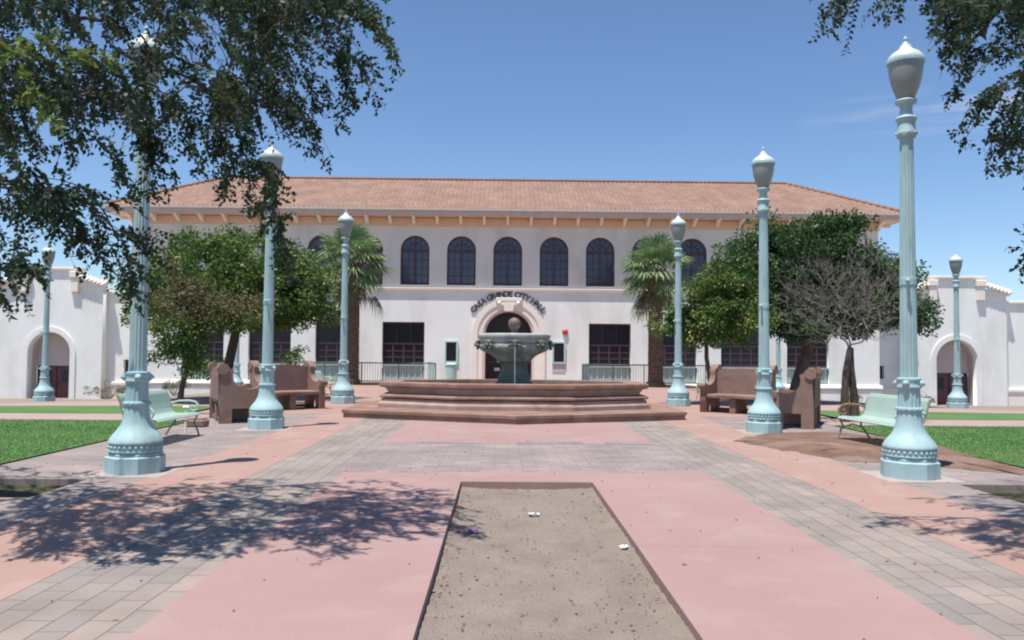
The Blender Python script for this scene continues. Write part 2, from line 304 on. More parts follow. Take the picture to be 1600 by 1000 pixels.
# ------------------------------------------------------------------ helpers
class MB:
    def __init__(s): s.v = []; s.f = []
    def add(s, vs, fs):
        o = len(s.v); s.v += [tuple(p) for p in vs]; s.f += [tuple(i + o for i in f) for f in fs]; return s
    def box(s, x0, x1, y0, y1, z0, z1, R=None, bev=0.0):
        if bev <= 0:
            vs = [(x, y, z) for z in (z0, z1) for y in (y0, y1) for x in (x0, x1)]
            fs = [(0, 2, 3, 1), (4, 5, 7, 6), (0, 1, 5, 4), (2, 6, 7, 3), (0, 4, 6, 2), (1, 3, 7, 5)]
        else:
            b = min(bev, (x1 - x0) * .45, (y1 - y0) * .45, (z1 - z0) * .45)
            ring = lambda i, z: [(x0 + i, y0 + b, z), (x0 + b, y0 + i, z), (x1 - b, y0 + i, z), (x1 - i, y0 + b, z),
                                 (x1 - i, y1 - b, z), (x1 - b, y1 - i, z), (x0 + b, y1 - i, z), (x0 + i, y1 - b, z)]
            r0 = [(x0 + b, y0 + b, z0), (x1 - b, y0 + b, z0), (x1 - b, y1 - b, z0), (x0 + b, y1 - b, z0)]
            r3 = [(p[0], p[1], z1) for p in r0]
            vs = r0 + ring(0, z0 + b) + ring(0, z1 - b) + r3
            fs = [(3, 2, 1, 0), (20, 21, 22, 23)]
            for i in range(8): fs.append((4 + i, 4 + (i + 1) % 8, 12 + (i + 1) % 8, 12 + i))
            for k in range(4):
                a = (2 * k) % 8; c = (2 * k + 1) % 8; d = (2 * k + 2) % 8
                fs.append((k, 4 + c, 4 + a)); fs.append((k, (k + 1) % 4, 4 + d, 4 + c))
                fs.append((20 + k, 12 + a, 12 + c)); fs.append((20 + k, 12 + c, 12 + d, 20 + (k + 1) % 4))
        if R is not None: vs = [tuple(R @ Vector(p)) for p in vs]
        return s.add(vs, fs)
    def lathe(s, prof, n=32, c=(0, 0, 0), mod=None, phase=0.0, cap=True):
        vs = []
        for (r, z) in prof:
            for k in range(n):
                a = 2 * pi * k / n + phase
                q = r * (mod(a, z) if mod else 1)
                vs.append((c[0] + q * cos(a), c[1] + q * sin(a), c[2] + z))
        fs = [(j * n + k, j * n + (k + 1) % n, (j + 1) * n + (k + 1) % n, (j + 1) * n + k) for j in range(len(prof) - 1) for k in range(n)]
        if cap:
            fs.append(tuple(range(n - 1, -1, -1))); fs.append(tuple((len(prof) - 1) * n + k for k in range(n)))
        return s.add(vs, fs)
    def tube(s, pts, rad, n=6, cap=True):
        pts = [Vector(p) for p in pts]
        if not hasattr(rad, '__len__'): rad = [rad] * len(pts)
        vs = []; up = None
        for i, p in enumerate(pts):
            d = (pts[min(i + 1, len(pts) - 1)] - pts[max(i - 1, 0)])
            d = d.normalized() if d.length > 1e-9 else Vector((0, 0, 1))
            if up is None: up = d.orthogonal().normalized()
            up = (up - d * up.dot(d)); up = up.normalized() if up.length > 1e-6 else d.orthogonal().normalized()
            w = d.cross(up)
            for k in range(n):
                a = 2 * pi * k / n
                vs.append(tuple(p + (up * cos(a) + w * sin(a)) * rad[i]))
        fs = [(j * n + k, j * n + (k + 1) % n, (j + 1) * n + (k + 1) % n, (j + 1) * n + k) for j in range(len(pts) - 1) for k in range(n)]
        if cap:
            fs.append(tuple(range(n - 1, -1, -1))); fs.append(tuple((len(pts) - 1) * n + k for k in range(n)))
        return s.add(vs, fs)
    def sphere(s, c, r, nu=12, nv=8, sc=(1, 1, 1)):
        prof = [(r * sin(pi * (j + .02) / (nv + .04)), -r * cos(pi * (j + .02) / (nv + .04))) for j in range(nv + 1)]
        vs = []
        for (q, z) in prof:
            for k in range(nu):
                a = 2 * pi * k / nu
                vs.append((c[0] + q * cos(a) * sc[0], c[1] + q * sin(a) * sc[1], c[2] + z * sc[2]))
        fs = [(j * nu + k, j * nu + (k + 1) % nu, (j + 1) * nu + (k + 1) % nu, (j + 1) * nu + k) for j in range(nv) for k in range(nu)]
        fs.append(tuple(range(nu - 1, -1, -1))); fs.append(tuple(nv * nu + k for k in range(nu)))
        return s.add(vs, fs)
    def prism(s, poly, d0, d1, axis='y'):
        """polygon in the plane across axis, from d0 to d1 (convex or mildly concave; ngon caps)"""
        n = len(poly)
        def P(a, b, d): return (a, d, b) if axis == 'y' else ((d, a, b) if axis == 'x' else (a, b, d))
        vs = [P(a, b, d0) for a, b in poly] + [P(a, b, d1) for a, b in poly]
        fs = [tuple(range(n)), tuple(range(2 * n - 1, n - 1, -1))] + [(k, n + k, n + (k + 1) % n, (k + 1) % n) for k in range(n)]
        return s.add(vs, fs)
    def build(s, name, mat, parent=None, smooth=False, loc=None, angle=40):
        me = bpy.data.meshes.new(name); me.from_pydata(s.v, [], s.f); me.update()
        return link_mesh(name, me, mat, parent, smooth, loc, angle)

def link_mesh(name, me, mat, parent=None, smooth=False, loc=None, angle=40, fix=True):
    if fix:
        import bmesh
        bm = bmesh.new(); bm.from_mesh(me); bmesh.ops.recalc_face_normals(bm, faces=bm.faces[:]); bm.to_mesh(me); bm.free()
    if smooth:
        me.polygons.foreach_set('use_smooth', [True] * len(me.polygons))
        try: me.set_sharp_from_angle(angle=radians(angle))
        except Exception: pass
    if mat: me.materials.append(mat)
    o = bpy.data.objects.new(name, me); COL.objects.link(o)
    if parent: o.parent = parent
    if loc is not None: o.location = loc
    return o

def tag(o, label=None, cat=None, group=None, kind=None):
    if label: o['label'] = label
    if cat: o['category'] = cat
    if group: o['group'] = group
    if kind: o['kind'] = kind
    return o
def empty(name, loc=(0, 0, 0), rz=0.0, label=None, cat=None, group=None):
    o = bpy.data.objects.new(name, None); COL.objects.link(o)
    o.location = loc; o.rotation_euler = (0, 0, rz); o.empty_display_size = 0.2
    return tag(o, label, cat, group)
KIDS = {}
def copy_tree(o, parent=None):
    c = o.copy(); COL.objects.link(c); c.parent = parent
    for ch in [k for k in o.children]: copy_tree(ch, c)
    return c

def curve_panel(outer, holes, thick):
    """flat panel with holes, in XY, extruded by thick about z=0 -> mesh"""
    cu = bpy.data.curves.new('panel', 'CURVE'); cu.dimensions = '2D'; cu.fill_mode = 'BOTH'; cu.extrude = thick / 2
    for poly in [outer] + holes:
        sp = cu.splines.new('POLY'); sp.points.add(len(poly) - 1)
        for p, q in zip(sp.points, poly): p.co = (q[0], q[1], 0, 1)
        sp.use_cyclic_u = True
    o = bpy.data.objects.new('panel', cu); COL.objects.link(o)
    dg = bpy.context.evaluated_depsgraph_get()
    me = bpy.data.meshes.new_from_object(o.evaluated_get(dg))
    bpy.data.objects.remove(o); bpy.data.curves.remove(cu)
    return me
def wall_panel(name, outer, holes, y0, y1, mat, parent, smooth=False):
    """panel standing in the XZ plane between depth y0 (front) and y1"""
    me = curve_panel(outer, holes, abs(y1 - y0))
    me.materials.clear()
    me.transform(Matrix.Translation((0, (y0 + y1) / 2, 0)) @ Matrix.Rotation(pi / 2, 4, 'X'))
    return link_mesh(name, me, mat, parent, smooth, fix=False)
def rect(x0, x1, z0, z1): return [(x0, z0), (x1, z0), (x1, z1), (x0, z1)]
def arch(cx, hw, z0, zs, n=24):
    return [(cx - hw, z0), (cx + hw, z0)] + [(cx + hw * cos(pi * k / n), zs + hw * sin(pi * k / n)) for k in range(n + 1)]

def fast_mesh(name, V, quads, mat, parent=None, tri=False):
    me = bpy.data.meshes.new(name)
    k = 3 if tri else 4
    F = np.asarray(quads, dtype=np.int32).reshape(-1)
    nf = len(F) // k
    me.vertices.add(len(V)); me.vertices.foreach_set('co', np.asarray(V, dtype=np.float32).reshape(-1))
    me.loops.add(len(F)); me.loops.foreach_set('vertex_index', F)
    me.polygons.add(nf)
    me.polygons.foreach_set('loop_start', np.arange(0, nf * k, k, dtype=np.int32))
    me.update(calc_edges=True); me.validate()
    me.materials.append(mat)
    o = bpy.data.objects.new(name, me); COL.objects.link(o)
    if parent: o.parent = parent
    return o
def unit(v): return v / np.maximum(np.linalg.norm(v, axis=-1, keepdims=True), 1e-9)
def leaf_quads(P, D, L, Wd, rg, fold=0.25):
    """diamond leaves: base P, direction D, length L, half width Wd"""
    n = len(P)
    L = np.broadcast_to(np.asarray(L, float), (n,))[:, None]; Wd = np.broadcast_to(np.asarray(Wd, float), (n,))[:, None]
    D = unit(D); r = rg.normal(size=(n, 3)); Sd = unit(np.cross(D, r)); N = np.cross(D, Sd)
    mid = P + D * L * 0.45
    V = np.stack([P, mid + Sd * Wd + N * Wd * fold, P + D * L - N * Wd * fold, mid - Sd * Wd + N * Wd * fold], 1).reshape(-1, 3)
    return V, np.arange(n * 4).reshape(n, 4)

# ------------------------------------------------------------------ terrain
def sstep(a, b, x):
    t = np.clip((np.asarray(x, float) - a) / (b - a), 0, 1); return t * t * (3 - 2 * t)
def zg(x, y): return -1.2 * sstep(7.5, 21.5, np.abs(x)) * sstep(19, 46, y)
def grid_sheet(name, xs, ys, mat, off=0.0, kind='structure', fn=None):
    xs, ys = np.asarray(xs, float), np.asarray(ys, float)
    X, Y = np.meshgrid(xs, ys); Z = zg(X, Y) + off
    if fn is not None: Z = Z + fn(X, Y)
    V = np.stack([X, Y, Z], -1).reshape(-1, 3); nx, ny = len(xs), len(ys)
    i = np.arange((nx - 1) * (ny - 1)); r, c = i // (nx - 1), i % (nx - 1); a = r * nx + c
    o = fast_mesh(name, V, np.stack([a, a + 1, a + nx + 1, a + nx], 1), mat)
    return tag(o, kind=kind)
gx = np.concatenate([[-900, -300, -120, -60], np.arange(-36, -1, 1.0), [-0.9, 0.9], np.arange(2, 37, 1.0), [60, 120, 300, 900]])
gy = np.concatenate([[-200, -50, -10, 0], np.arange(4, 60, 1.0), [80, 150, 400, 1500]])
grid_sheet('ground', gx, gy, M['soil'], -0.16)

def slab(name, x0, x1, y0, y1, mat, z=0.0, th=0.12):
    return tag(MB().box(x0, x1, y0, y1, z - th, z).build(name, mat), kind='structure')
HX, HY = 0.83, 10.33
for sgn in (-1, 1):
    a, b = sorted((sgn * HX, sgn * 2.45)); slab('pink_walk', a, b, -3, 11.3, M['pink'])
    a, b = sorted((sgn * 2.45, sgn * 3.57)); slab('paver_strip', a, b, -3, 21.0, M['paver'], -0.003)
    a, b = sorted((sgn * 3.57, sgn * 4.8)); slab('salmon_walk', a, b, -3, 21.0, M['salmon'])
    a, b = sorted((sgn * 4.8, sgn * 5.5)); slab('side_paving', a, b, -3, 21.0, M['paver_cross'], -0.003)
    a, b = sorted((sgn * 5.5, sgn * 7.3)); slab('side_paving', a, b, 10.35, 21.0, M['paver_cross'], -0.003)
    a, b = sorted((sgn * 5.5, sgn * 9.5)); slab('side_paving', a, b, -3, 9.05, M['paver_cross'], -0.003)
    a, b = sorted((sgn * 5.5, sgn * 9.5)); slab('tree_pit_soil', a, b, 9.05, 10.35, M['dark_soil'], -0.07, 0.08)
    a, b = sorted((sgn * 7.3, sgn * 12)); slab('side_paving', a, b, 10.35, 10.75, M['paver_cross'], -0.003)
slab('pink_walk', -HX, HX, HY, 11.3, M['pink'])
slab('pink_walk', -2.45, 2.45, 14.6, 21.0, M['pink'])
slab('cross_paving', -2.45, 2.45, 11.3, 14.6, M['paver_cross'], -0.003)
slab('plaza_paving', -8.2, 8.2, 21.0, 45.5, M['salmon'])
# jagged paver edges of the cross band biting into the pink concrete
jag = MB(); jr = random.Random(3)
x = -2.44
while x < 2.3:
    w = jr.choice((0.2, 0.4, 0.4, 0.6)); w = min(w, 2.44 - x)
    if jr.random() < .5: jag.box(x, x + w, 14.6, 14.6 + jr.choice((.2, .4)), 0.0005, 0.004)
    if jr.random() < .5: jag.box(x, x + w, 11.3 - jr.choice((.1, .2)), 11.3, 0.0005, 0.004)
    x += w
tag(jag.build('paver_edging', M['paver_cross']), kind='structure')

# planting bed in the middle of the walk
dx = np.linspace(-HX - .02, HX + .02, 40); dy = np.linspace(-3, HY + .02, 180)
bed_n = rng.normal(0, 0.004, (180, 40)); bed_l = 0.012 * np.sin(dy[:, None] * 2.1 + 1) * np.cos(dx[None, :] * 3.2)
grid_sheet('dirt_bed', dx, dy, M['dirt'], -0.085, fn=lambda X, Y: bed_n + bed_l + 0.025 * (np.abs(X) / HX) ** 6 * (rng.random(X.shape) * .8 + .2))
# pebbles lying in it
n = 1500
px = rng.uniform(-HX + .02, HX - .02, n); py = 4.2 + 6 * rng.random(n) ** 1.3; pr = rng.gamma(2.0, 0.0017, n) + 0.002
edge = rng.random(n) < .35; px[edge] = np.sign(px[edge]) * (HX - .02 - np.abs(rng.normal(0, .06, edge.sum())))
octv = np.array([[1, 0, 0], [0, 1, 0], [-1, 0, 0], [0, -1, 0], [0, 0, .7], [0, 0, -.7]])
PV = (np.stack([px, py, np.full(n, -.075)], 1)[:, None] + octv[None] * pr[:, None, None] * rng.uniform(.7, 1.4, (n, 1, 3))).reshape(-1, 3)
ot = np.array([[0, 1, 4], [1, 2, 4], [2, 3, 4], [3, 0, 4], [1, 0, 5], [2, 1, 5], [3, 2, 5], [0, 3, 5]])
tag(fast_mesh('gravel', PV, (ot[None] + 6 * np.arange(n)[:, None, None]).reshape(-1, 3), M['pebble'], tri=True),
    'small loose stones scattered over the dirt bed in the walk', 'gravel', kind='stuff')

# lawns and side paths
for sgn in (-1, 1):
    lx = np.sort(sgn * np.concatenate([np.arange(7.3, 24, .5), np.arange(24, 46, 2.0)]))
    grid_sheet('lawn', lx, np.arange(10.75, 18.8, .5)[:-1].tolist() + [18.6], M['lawn'], 0.02)
    grid_sheet('side_path', lx, [18.6, 19.2, 19.8, 20.5], M['walk'], 0.012)
    grid_sheet('lawn', lx[np.abs(lx) > 8.1], np.linspace(20.5, 23.4, 8), M['lawn'], 0.02)
    grid_sheet('side_path', lx[np.abs(lx) > 8.1], np.linspace(23.4, 26.2, 8), M['walk'], 0.012)
    grid_sheet('planting_ground', lx[np.abs(lx) > 8.1], np.linspace(26.2, 47, 30), M['soil'], 0.0)

def grass(name, regions, n, label):
    P = []
    for (x0, x1, y0, y1, k) in regions:
        m = int(n * k); yy = y0 + (y1 - y0) * rng.random(m) ** 1.3
        P.append(np.stack([rng.uniform(x0, x1, m), yy], 1))
    P = np.concatenate(P); m = len(P)
    base = np.stack([P[:, 0], P[:, 1], zg(P[:, 0], P[:, 1]) + 0.015], 1)
    D = np.stack([rng.normal(0, .45, m), rng.normal(0, .45, m), np.ones(m)], 1)
    h = rng.uniform(.015, .035, m)
    D = unit(D) * h[:, None]; a = rng.uniform(0, pi, m); sd = np.stack([np.cos(a), np.sin(a), 0 * a], 1) * rng.uniform(.006, .012, (m, 1))
    V = np.stack([base - sd, base + sd, base + D], 1).reshape(-1, 3)
    return tag(fast_mesh(name, V, np.arange(3 * m).reshape(-1, 3), M['grass'], tri=True), label, 'grass', kind='stuff')
grass('grass', [(-16, -7.32, 10.8, 18.55, 1)], 70000, 'bright green grass of the lawn on the left')
grass('grass', [(7.32, 15, 10.8, 18.55, 1)], 60000, 'bright green grass of the lawn on the right')

# spilled brown soil round the right bench
def backproject(u, v, z=0.0):
    r = cam_o.matrix_world.to_3x3() @ Vector((u - 800, 500 - v, -CAM_F)); t = (z - CAM_H) / r.z
    return CAM_X + r.x * t, r.y * t
soil_poly = [(4.05, 15.3), (4.55, 16.1), (5.4, 17.0), (6.6, 17.2), (7.35, 16.4), (7.75, 15.2), (7.4, 13.4), (7.3, 12.0), (7.2, 10.9), (6.75, 11.3), (6.1, 12.0), (5.6, 12.5), (5.15, 12.3), (4.95, 12.6), (4.7, 13.4), (4.35, 14.2)]
def poly_sheet(name, poly, mat, z, mound, seed):
    rr = np.random.default_rng(seed); c = np.mean(poly, 0); n = len(poly); V = []; F = []
    ang = []
    m = n * 6
    P = np.array([[(1 - t) * np.array(poly[i]) + t * np.array(poly[(i + 1) % n])] for i in range(n) for t in np.arange(6) / 6]).reshape(-1, 2)
    P = P + rr.normal(0, .05, P.shape)
    rings = 9
    for j in range(rings):
        f = 1 - j / rings; q = c + (P - c) * f
        hz = mound * (1 - f ** 3) + rr.normal(0, .004, m) * (j > 0)
        V += [(a, b, z + max(h, 0) - (0.006 if j == 0 else 0)) for (a, b), h in zip(q, hz)]
    V.append((c[0], c[1], z + mound))
    for j in range(rings - 1):
        for k in range(m): F.append((j * m + k, j * m + (k + 1) % m, (j + 1) * m + (k + 1) % m, (j + 1) * m + k))
    for k in range(m): F.append(((rings - 1) * m + k, (rings - 1) * m + (k + 1) % m, len(V) - 1))
    return tag(MB().add(V, F).build(name, mat, smooth=True), kind='structure')
poly_sheet('bare_soil', soil_poly, M['brown_soil'], 0.008, 0.05, 5)

# ------------------------------------------------------------------ city hall
YW = 45.0; BX = 20.7; ZS = 5.05; ZT = 8.95
hall = empty('city_hall', (0, YW, 0), label='two storey white civic hall with red tiled hip roof and arched upper windows', cat='building')
def hp(o):  # geometry is written in world metres; move it under the hall's base
    o.location = Vector(o.location) - Vector((0, YW, 0)); return o
upc = [0.02 + 2.57 * k for k in range(-7, 8)]
gwc = [s * v for s in (-1, 1) for v in (5.7, 9.37, 13.03, 16.7)]
UW, UZ0, UZS = 0.80, 5.28, 7.22
holes = [arch(c, UW, UZ0, UZS) for c in upc]
hp(wall_panel('upper_wall', rect(-BX, BX, ZS, ZT + .02), holes, YW, YW + .4, M['stucco'], hall))
DW, DZS, DCX = 1.42, 2.55, 0.1
lo = [rect(c - 1.16, c + 1.16, 0.0 if abs(c) < 8 else -0.02, 3.22) for c in gwc] + [arch(DCX, DW, -0.3, DZS, 32)]
lo[-1] = [(DCX - DW, -0.02), (DCX + DW, -0.02)] + lo[-1][2:]
hp(wall_panel('lower_wall', rect(-BX, BX, -2.0, ZS - .002), lo, YW - .03, YW + .42, M['stucco_white'], hall))
mb = MB()   # side and back walls
for s in (-1, 1): mb.box(min(s * BX, s * (BX - .4)), max(s * BX, s * (BX - .4)), YW + .43, 55, -2, ZT)
mb.box(-BX + .4, BX - .4, 54.6, 55, -2, ZT)
hp(mb.build('side_wall', M['stucco'], hall))
hp(MB().box(-BX + .42, BX - .42, 46.6, 46.7, -1, ZT - .1).build('inner_partition', M['glass_dark'], hall))
# ledge between the storeys, profiled
prof = [(YW - .031, ZS - .16), (YW - .075, ZS - .14), (YW - .085, ZS - .07), (YW - .16, ZS - .05), (YW - .175, ZS + .05), (YW - .001, ZS + .085), (YW - .001, ZS + .003), (YW - .031, ZS + .001)]
hp(MB().prism([(a, b) for a, b in prof], -BX - .1, BX + .1, 'x').build('string_course', M['trim'], hall))
# plinth moulding
for xa, xb in ((-BX - .1, -8.25), (8.25, BX + .1)):
    hp(MB().prism([(YW - .032, -.34), (YW - .20, -.32), (YW - .22, -.22), (YW - .14, -.10), (YW - .032, -.06)], xa, xb, 'x').build('base_moulding', M['trim'], hall))
    hp(MB().box(xa, xb, YW - .15, YW - .033, -2, -.345).build('plinth', M['stucco_white'], hall))

# upper windows
def arched_window(cx):
    mbf = MB(); y0, y1 = YW + .16, YW + .26
    n = 24; w = UW; t = .09
    def ringpts(r0, r1):
        o = [(cx + r0 * cos(pi * k / n), UZS + r0 * sin(pi * k / n)) for k in range(n + 1)]
        i = [(cx + r1 * cos(pi * k / n), UZS + r1 * sin(pi * k / n)) for k in range(n + 1)]
        for k in range(n): mbf.prism([o[k], o[k + 1], i[k + 1], i[k]], y0, y1)
    ringpts(w - .002, w - t)
    ringpts(.40, .355)
    for s in (-1, 1):
        a, b = sorted((cx + s * (w - .002), cx + s * (w - t))); mbf.box(a, b, y0, y1, UZ0 + .003, UZS)
    mbf.box(cx - w + t, cx + w - t, y0, y1, UZ0 + .003, UZ0 + .12)
    mbf.box(cx - w + t, cx + w - t, y0 - .03, y1, UZS - .10, UZS + .04)
    mbf.box(cx - .055, cx + .055, y0 - .02, y1, UZ0 + .12, UZS - .10)
    mbf.box(cx - .04, cx + .04, y0 - .015, y1, UZS + .04, UZS + w - t)
    for k in (1, 2, 4, 5):
        a = pi * k / 6; d = Vector((cos(a), sin(a))); q = Vector((-d.y, d.x)) * .018
        mbf.prism([(cx + d.x * .39 + q.x, UZS + d.y * .39 + q.y), (cx + d.x * .39 - q.x, UZS + d.y * .39 - q.y),
                   (cx + d.x * .73 - q.x, UZS + d.y * .73 - q.y), (cx + d.x * .73 + q.x, UZS + d.y * .73 + q.y)], y0 + .02, y1)
    for xx in (-.38, .38): mbf.box(cx + xx - .016, cx + xx + .016, y0 + .03, y1 - .01, UZ0 + .12, UZS - .10)
    for zz in (UZ0 + .54, UZ0 + .97, UZ0 + 1.40): 
        for s in (-1, 1):
            a, b = sorted((cx + s * .056, cx + s * (w - t))); mbf.box(a, b, y0 + .034, y1 - .012, zz - .016, zz + .016)
    return mbf, y1
mbf, y1 = arched_window(0.0)
win0 = hp(mbf.build('arched_window', M['maroon'], hall))
pane0 = MB().prism(arch(0.0, UW - .03, UZ0 + .03, UZS), y1 - .045, y1 - .03).build('pane', M['glass'], win0)
win0.location.x = upc[0]
for c in upc[1:]:
    w = copy_tree(win0, hall); w.location.x = c
# lower windows: dark upper glass, maroon sashes, pale green spandrel below
def lower_window():
    m = MB(); y0, y1 = YW + .2, YW + .3; z0, z1 = .88, 3.2; h = 1.16
    for a, b, c, d in ((-h, -h + .07, z0, z1), (h - .07, h, z0, z1), (-h + .07, h - .07, z1 - .07, z1), (-h + .07, h - .07, z0, z0 + .1)):
        m.box(a + .003, b - .003, y0, y1, c + .002, d - .002)
    m.box(-h + .07, h - .07, y0 - .01, y1, 1.98, 2.06)
    for k in range(1, 4): 
        xx = -h + k * 2 * h / 4; m.box(xx - .045, xx + .045, y0 + .01, y1 - .005, z0 + .1, 1.98)
    for zz in (1.27, 1.62): m.box(-h + .07, h - .07, y0 + .02, y1 - .01, zz - .03, zz + .03)
    for xx in (-.39, .39): m.box(xx - .02, xx + .02, y0 + .03, y1 - .01, 2.06, z1 - .07)
    return m
lw0 = hp(lower_window().build('sash_window', M['maroon'], hall))
MB().box(-1.1, 1.1, YW + .255, YW + .27, .92, 3.15).build('pane', M['glass_dark'], lw0)
sp = MB().box(-1.13, 1.13, YW + .05, YW + .25, .0, .78, bev=.01)
sp.box(-1.155, 1.155, YW - .08, YW + .25, .79, .87)
spm = sp.build('spandrel_panel', M['mesh_panel'], lw0)
bars = MB()
for k in range(7): 
    xx = -1.0 + k * 2.0 / 6; bars.box(xx - .03, xx + .03, YW + .02, YW + .047, .03, .76)
bars.build('panel_batten', M['mint'], spm)
lw0.location.x = gwc[0]
for c in gwc[1:]:
    w = copy_tree(lw0, hall); w.location.x = c
# entrance: moulded arch, keystone block, recessed doors
def arch_ring(m, cx, r0, r1, zs, z0, ya, yb, n=36):
    for k in range(n):
        a, b = pi * k / n, pi * (k + 1) / n
        m.prism([(cx + r0 * cos(a), zs + r0 * sin(a)), (cx + r0 * cos(b), zs + r0 * sin(b)), (cx + r1 * cos(b), zs + r1 * sin(b)), (cx + r1 * cos(a), zs + r1 * sin(a))], ya, yb)
    for s in (-1, 1):
        a, b = sorted((cx + s * r0, cx + s * r1)); m.box(a, b, ya, yb, z0, zs)
    return m
m = arch_ring(MB(), DCX, 2.02, 1.72, DZS, -.1, YW - .13, YW - .031); arch_ring(m, DCX, 1.72, DW, DZS, -.1, YW - .08, YW - .032)
hp(m.build('door_surround', M['trim'], hall, smooth=True, angle=30))
m = arch_ring(MB(), DCX, DW - .001, DW - .12, DZS, -.02, YW - .03, YW + 1.35, 32)
hp(m.build('door_reveal', M['trim_pink'], hall, smooth=True, angle=30))
m = MB().box(DCX - .72, DCX + .72, YW - .22, YW - .131, 4.40, 4.60, bev=.02)
m.box(DCX - .50, DCX + .50, YW - .20, YW - .133, 4.16, 4.395, bev=.02)
m.prism([(DCX - .24, 3.86), (DCX + .24, 3.86), (DCX + .32, 4.30), (DCX - .32, 4.30)], YW - .25, YW - .134)
for s in (-1, 1): m.sphere((DCX + s * .52, YW - .2, 4.3), .11, 10, 8)
hp(m.build('keystone', M['trim'], hall, smooth=True, angle=30))
dr = empty('entrance_door'); dr.parent = hall; hp(dr)
m = MB(); ya, yb = YW + 1.2, YW + 1.3; wI = DW - .122
m.box(DCX - wI, DCX + wI, ya, yb, 2.28, 2.46); m.box(DCX - .04, DCX + .04, ya, yb, 0, 2.28); m.box(DCX - .03, DCX + .03, ya + .01, yb, 2.46, DZS + wI)
for s in (-1, 1):
    a, b = sorted((DCX + s * wI, DCX + s * (wI - .1))); m.box(a, b, ya, yb, 0, 2.28)
    a, b = sorted((DCX + s * .04, DCX + s * (wI - .1))); m.box(a, b, ya + .01, yb, 0, .16); m.box(a, b, ya + .012, yb, 1.0, 1.07)
m.build('door_frame', M['maroon_door'], dr)
MB().prism(arch(DCX, wI - .01, 0.01, DZS), yb - .03, yb - .015).build('pane', M['glass_dark'], dr)
m = MB().box(DCX - .62, DCX - .30, ya - .01, ya + .005, 1.0, 1.55); m.build('reflection_sheet', M['orange'], dr)  # orange reflection in the door glass, built as a thin coloured sheet
for xa_, xb_ in ((-.78, -.48), (-.40, -.22)): MB().box(DCX + xa_, DCX + xb_, ya - .012, ya + .004, .54, .71).build('reflection_sheet', M['paper'], dr)  # pale reflections in the door glass, also added as flat sheets
# wall letters round the arch
text = 'CASA GRANDE CITY HALL'
def glyph_mesh(ch):
    cu = bpy.data.curves.new('glyph', 'FONT'); cu.body = ch; cu.size = .46; cu.extrude = .03; cu.offset = .012; cu.align_x = 'CENTER'; cu.resolution_u = 3
    o = bpy.data.objects.new('glyph', cu); COL.objects.link(o)
    me = bpy.data.meshes.new_from_object(o.evaluated_get(bpy.context.evaluated_depsgraph_get()))
    bpy.data.objects.remove(o); bpy.data.curves.remove(cu); me.materials.clear()
    return me
LR = 2.42; a0, a1 = radians(141), radians(39); Lc = 2.23
adv = [.62 if c == ' ' else (.55 if c in 'I' else 1.0) for c in text]
tot = sum(adv); run = 0
for ch, ad in zip(text, adv):
    mid = (run + ad / 2) / tot; run += ad
    if ch == ' ': continue
    a = a0 + (a1 - a0) * mid
    me = glyph_mesh(ch)
    rot = Matrix.Translation((DCX - .02 + LR * cos(a), YW - .07, Lc + LR * sin(a))) @ Matrix.Rotation(-(a - pi / 2), 4, 'Y') @ Matrix.Rotation(pi / 2, 4, 'X') @ Matrix.Scale(1.0, 4)
    me.transform(rot)
    hp(link_mesh('wall_letter', me, M['letter'], hall, fix=False))
# alarm bell
m = MB(); 
for r, d in ((.16, 0), ):
    m.lathe([(.02, 0), (.16, .02), (.17, .06), (.12, .12), (.03, .15)], 20)
b = m.build('alarm_bell', M['red_bell'], hall, smooth=True); b.rotation_euler = (pi / 2, 0, 0); b.location = (3.22, -.03, 2.75)
MB().box(-.09, .09, -.36, -.17, 0, .05, bev=.01).build('horn_box', M['white_paint'], b)
# little framed wall cases either side of the door
for s, cx in ((-1, -3.05), (1, 2.88)):
    m = MB(); z0, z1 = 1.0, 2.2; h = .36; ya, yb = YW - .13, YW - .031
    m.box(cx - h, cx - h + .08, ya, yb, z0, z1).box(cx + h - .08, cx + h, ya, yb, z0, z1).box(cx - h + .08, cx + h - .08, ya, yb, z1 - .08, z1).box(cx - h + .08, cx + h - .08, ya, yb, z0, z0 + .08)
    fr = hp(m.build('display_case', M['mint'], hall))
    MB().box(cx - h + .08, cx + h - .08, ya + .03, ya + .045, z0 + .08, z1 - .08).build('pane', M['glass_dark'], fr)
    if s > 0:
        hp(MB().box(cx - h, cx + h, YW - .06, YW - .032, .52, .96).build('wall_plaque', M['recess'], hall))

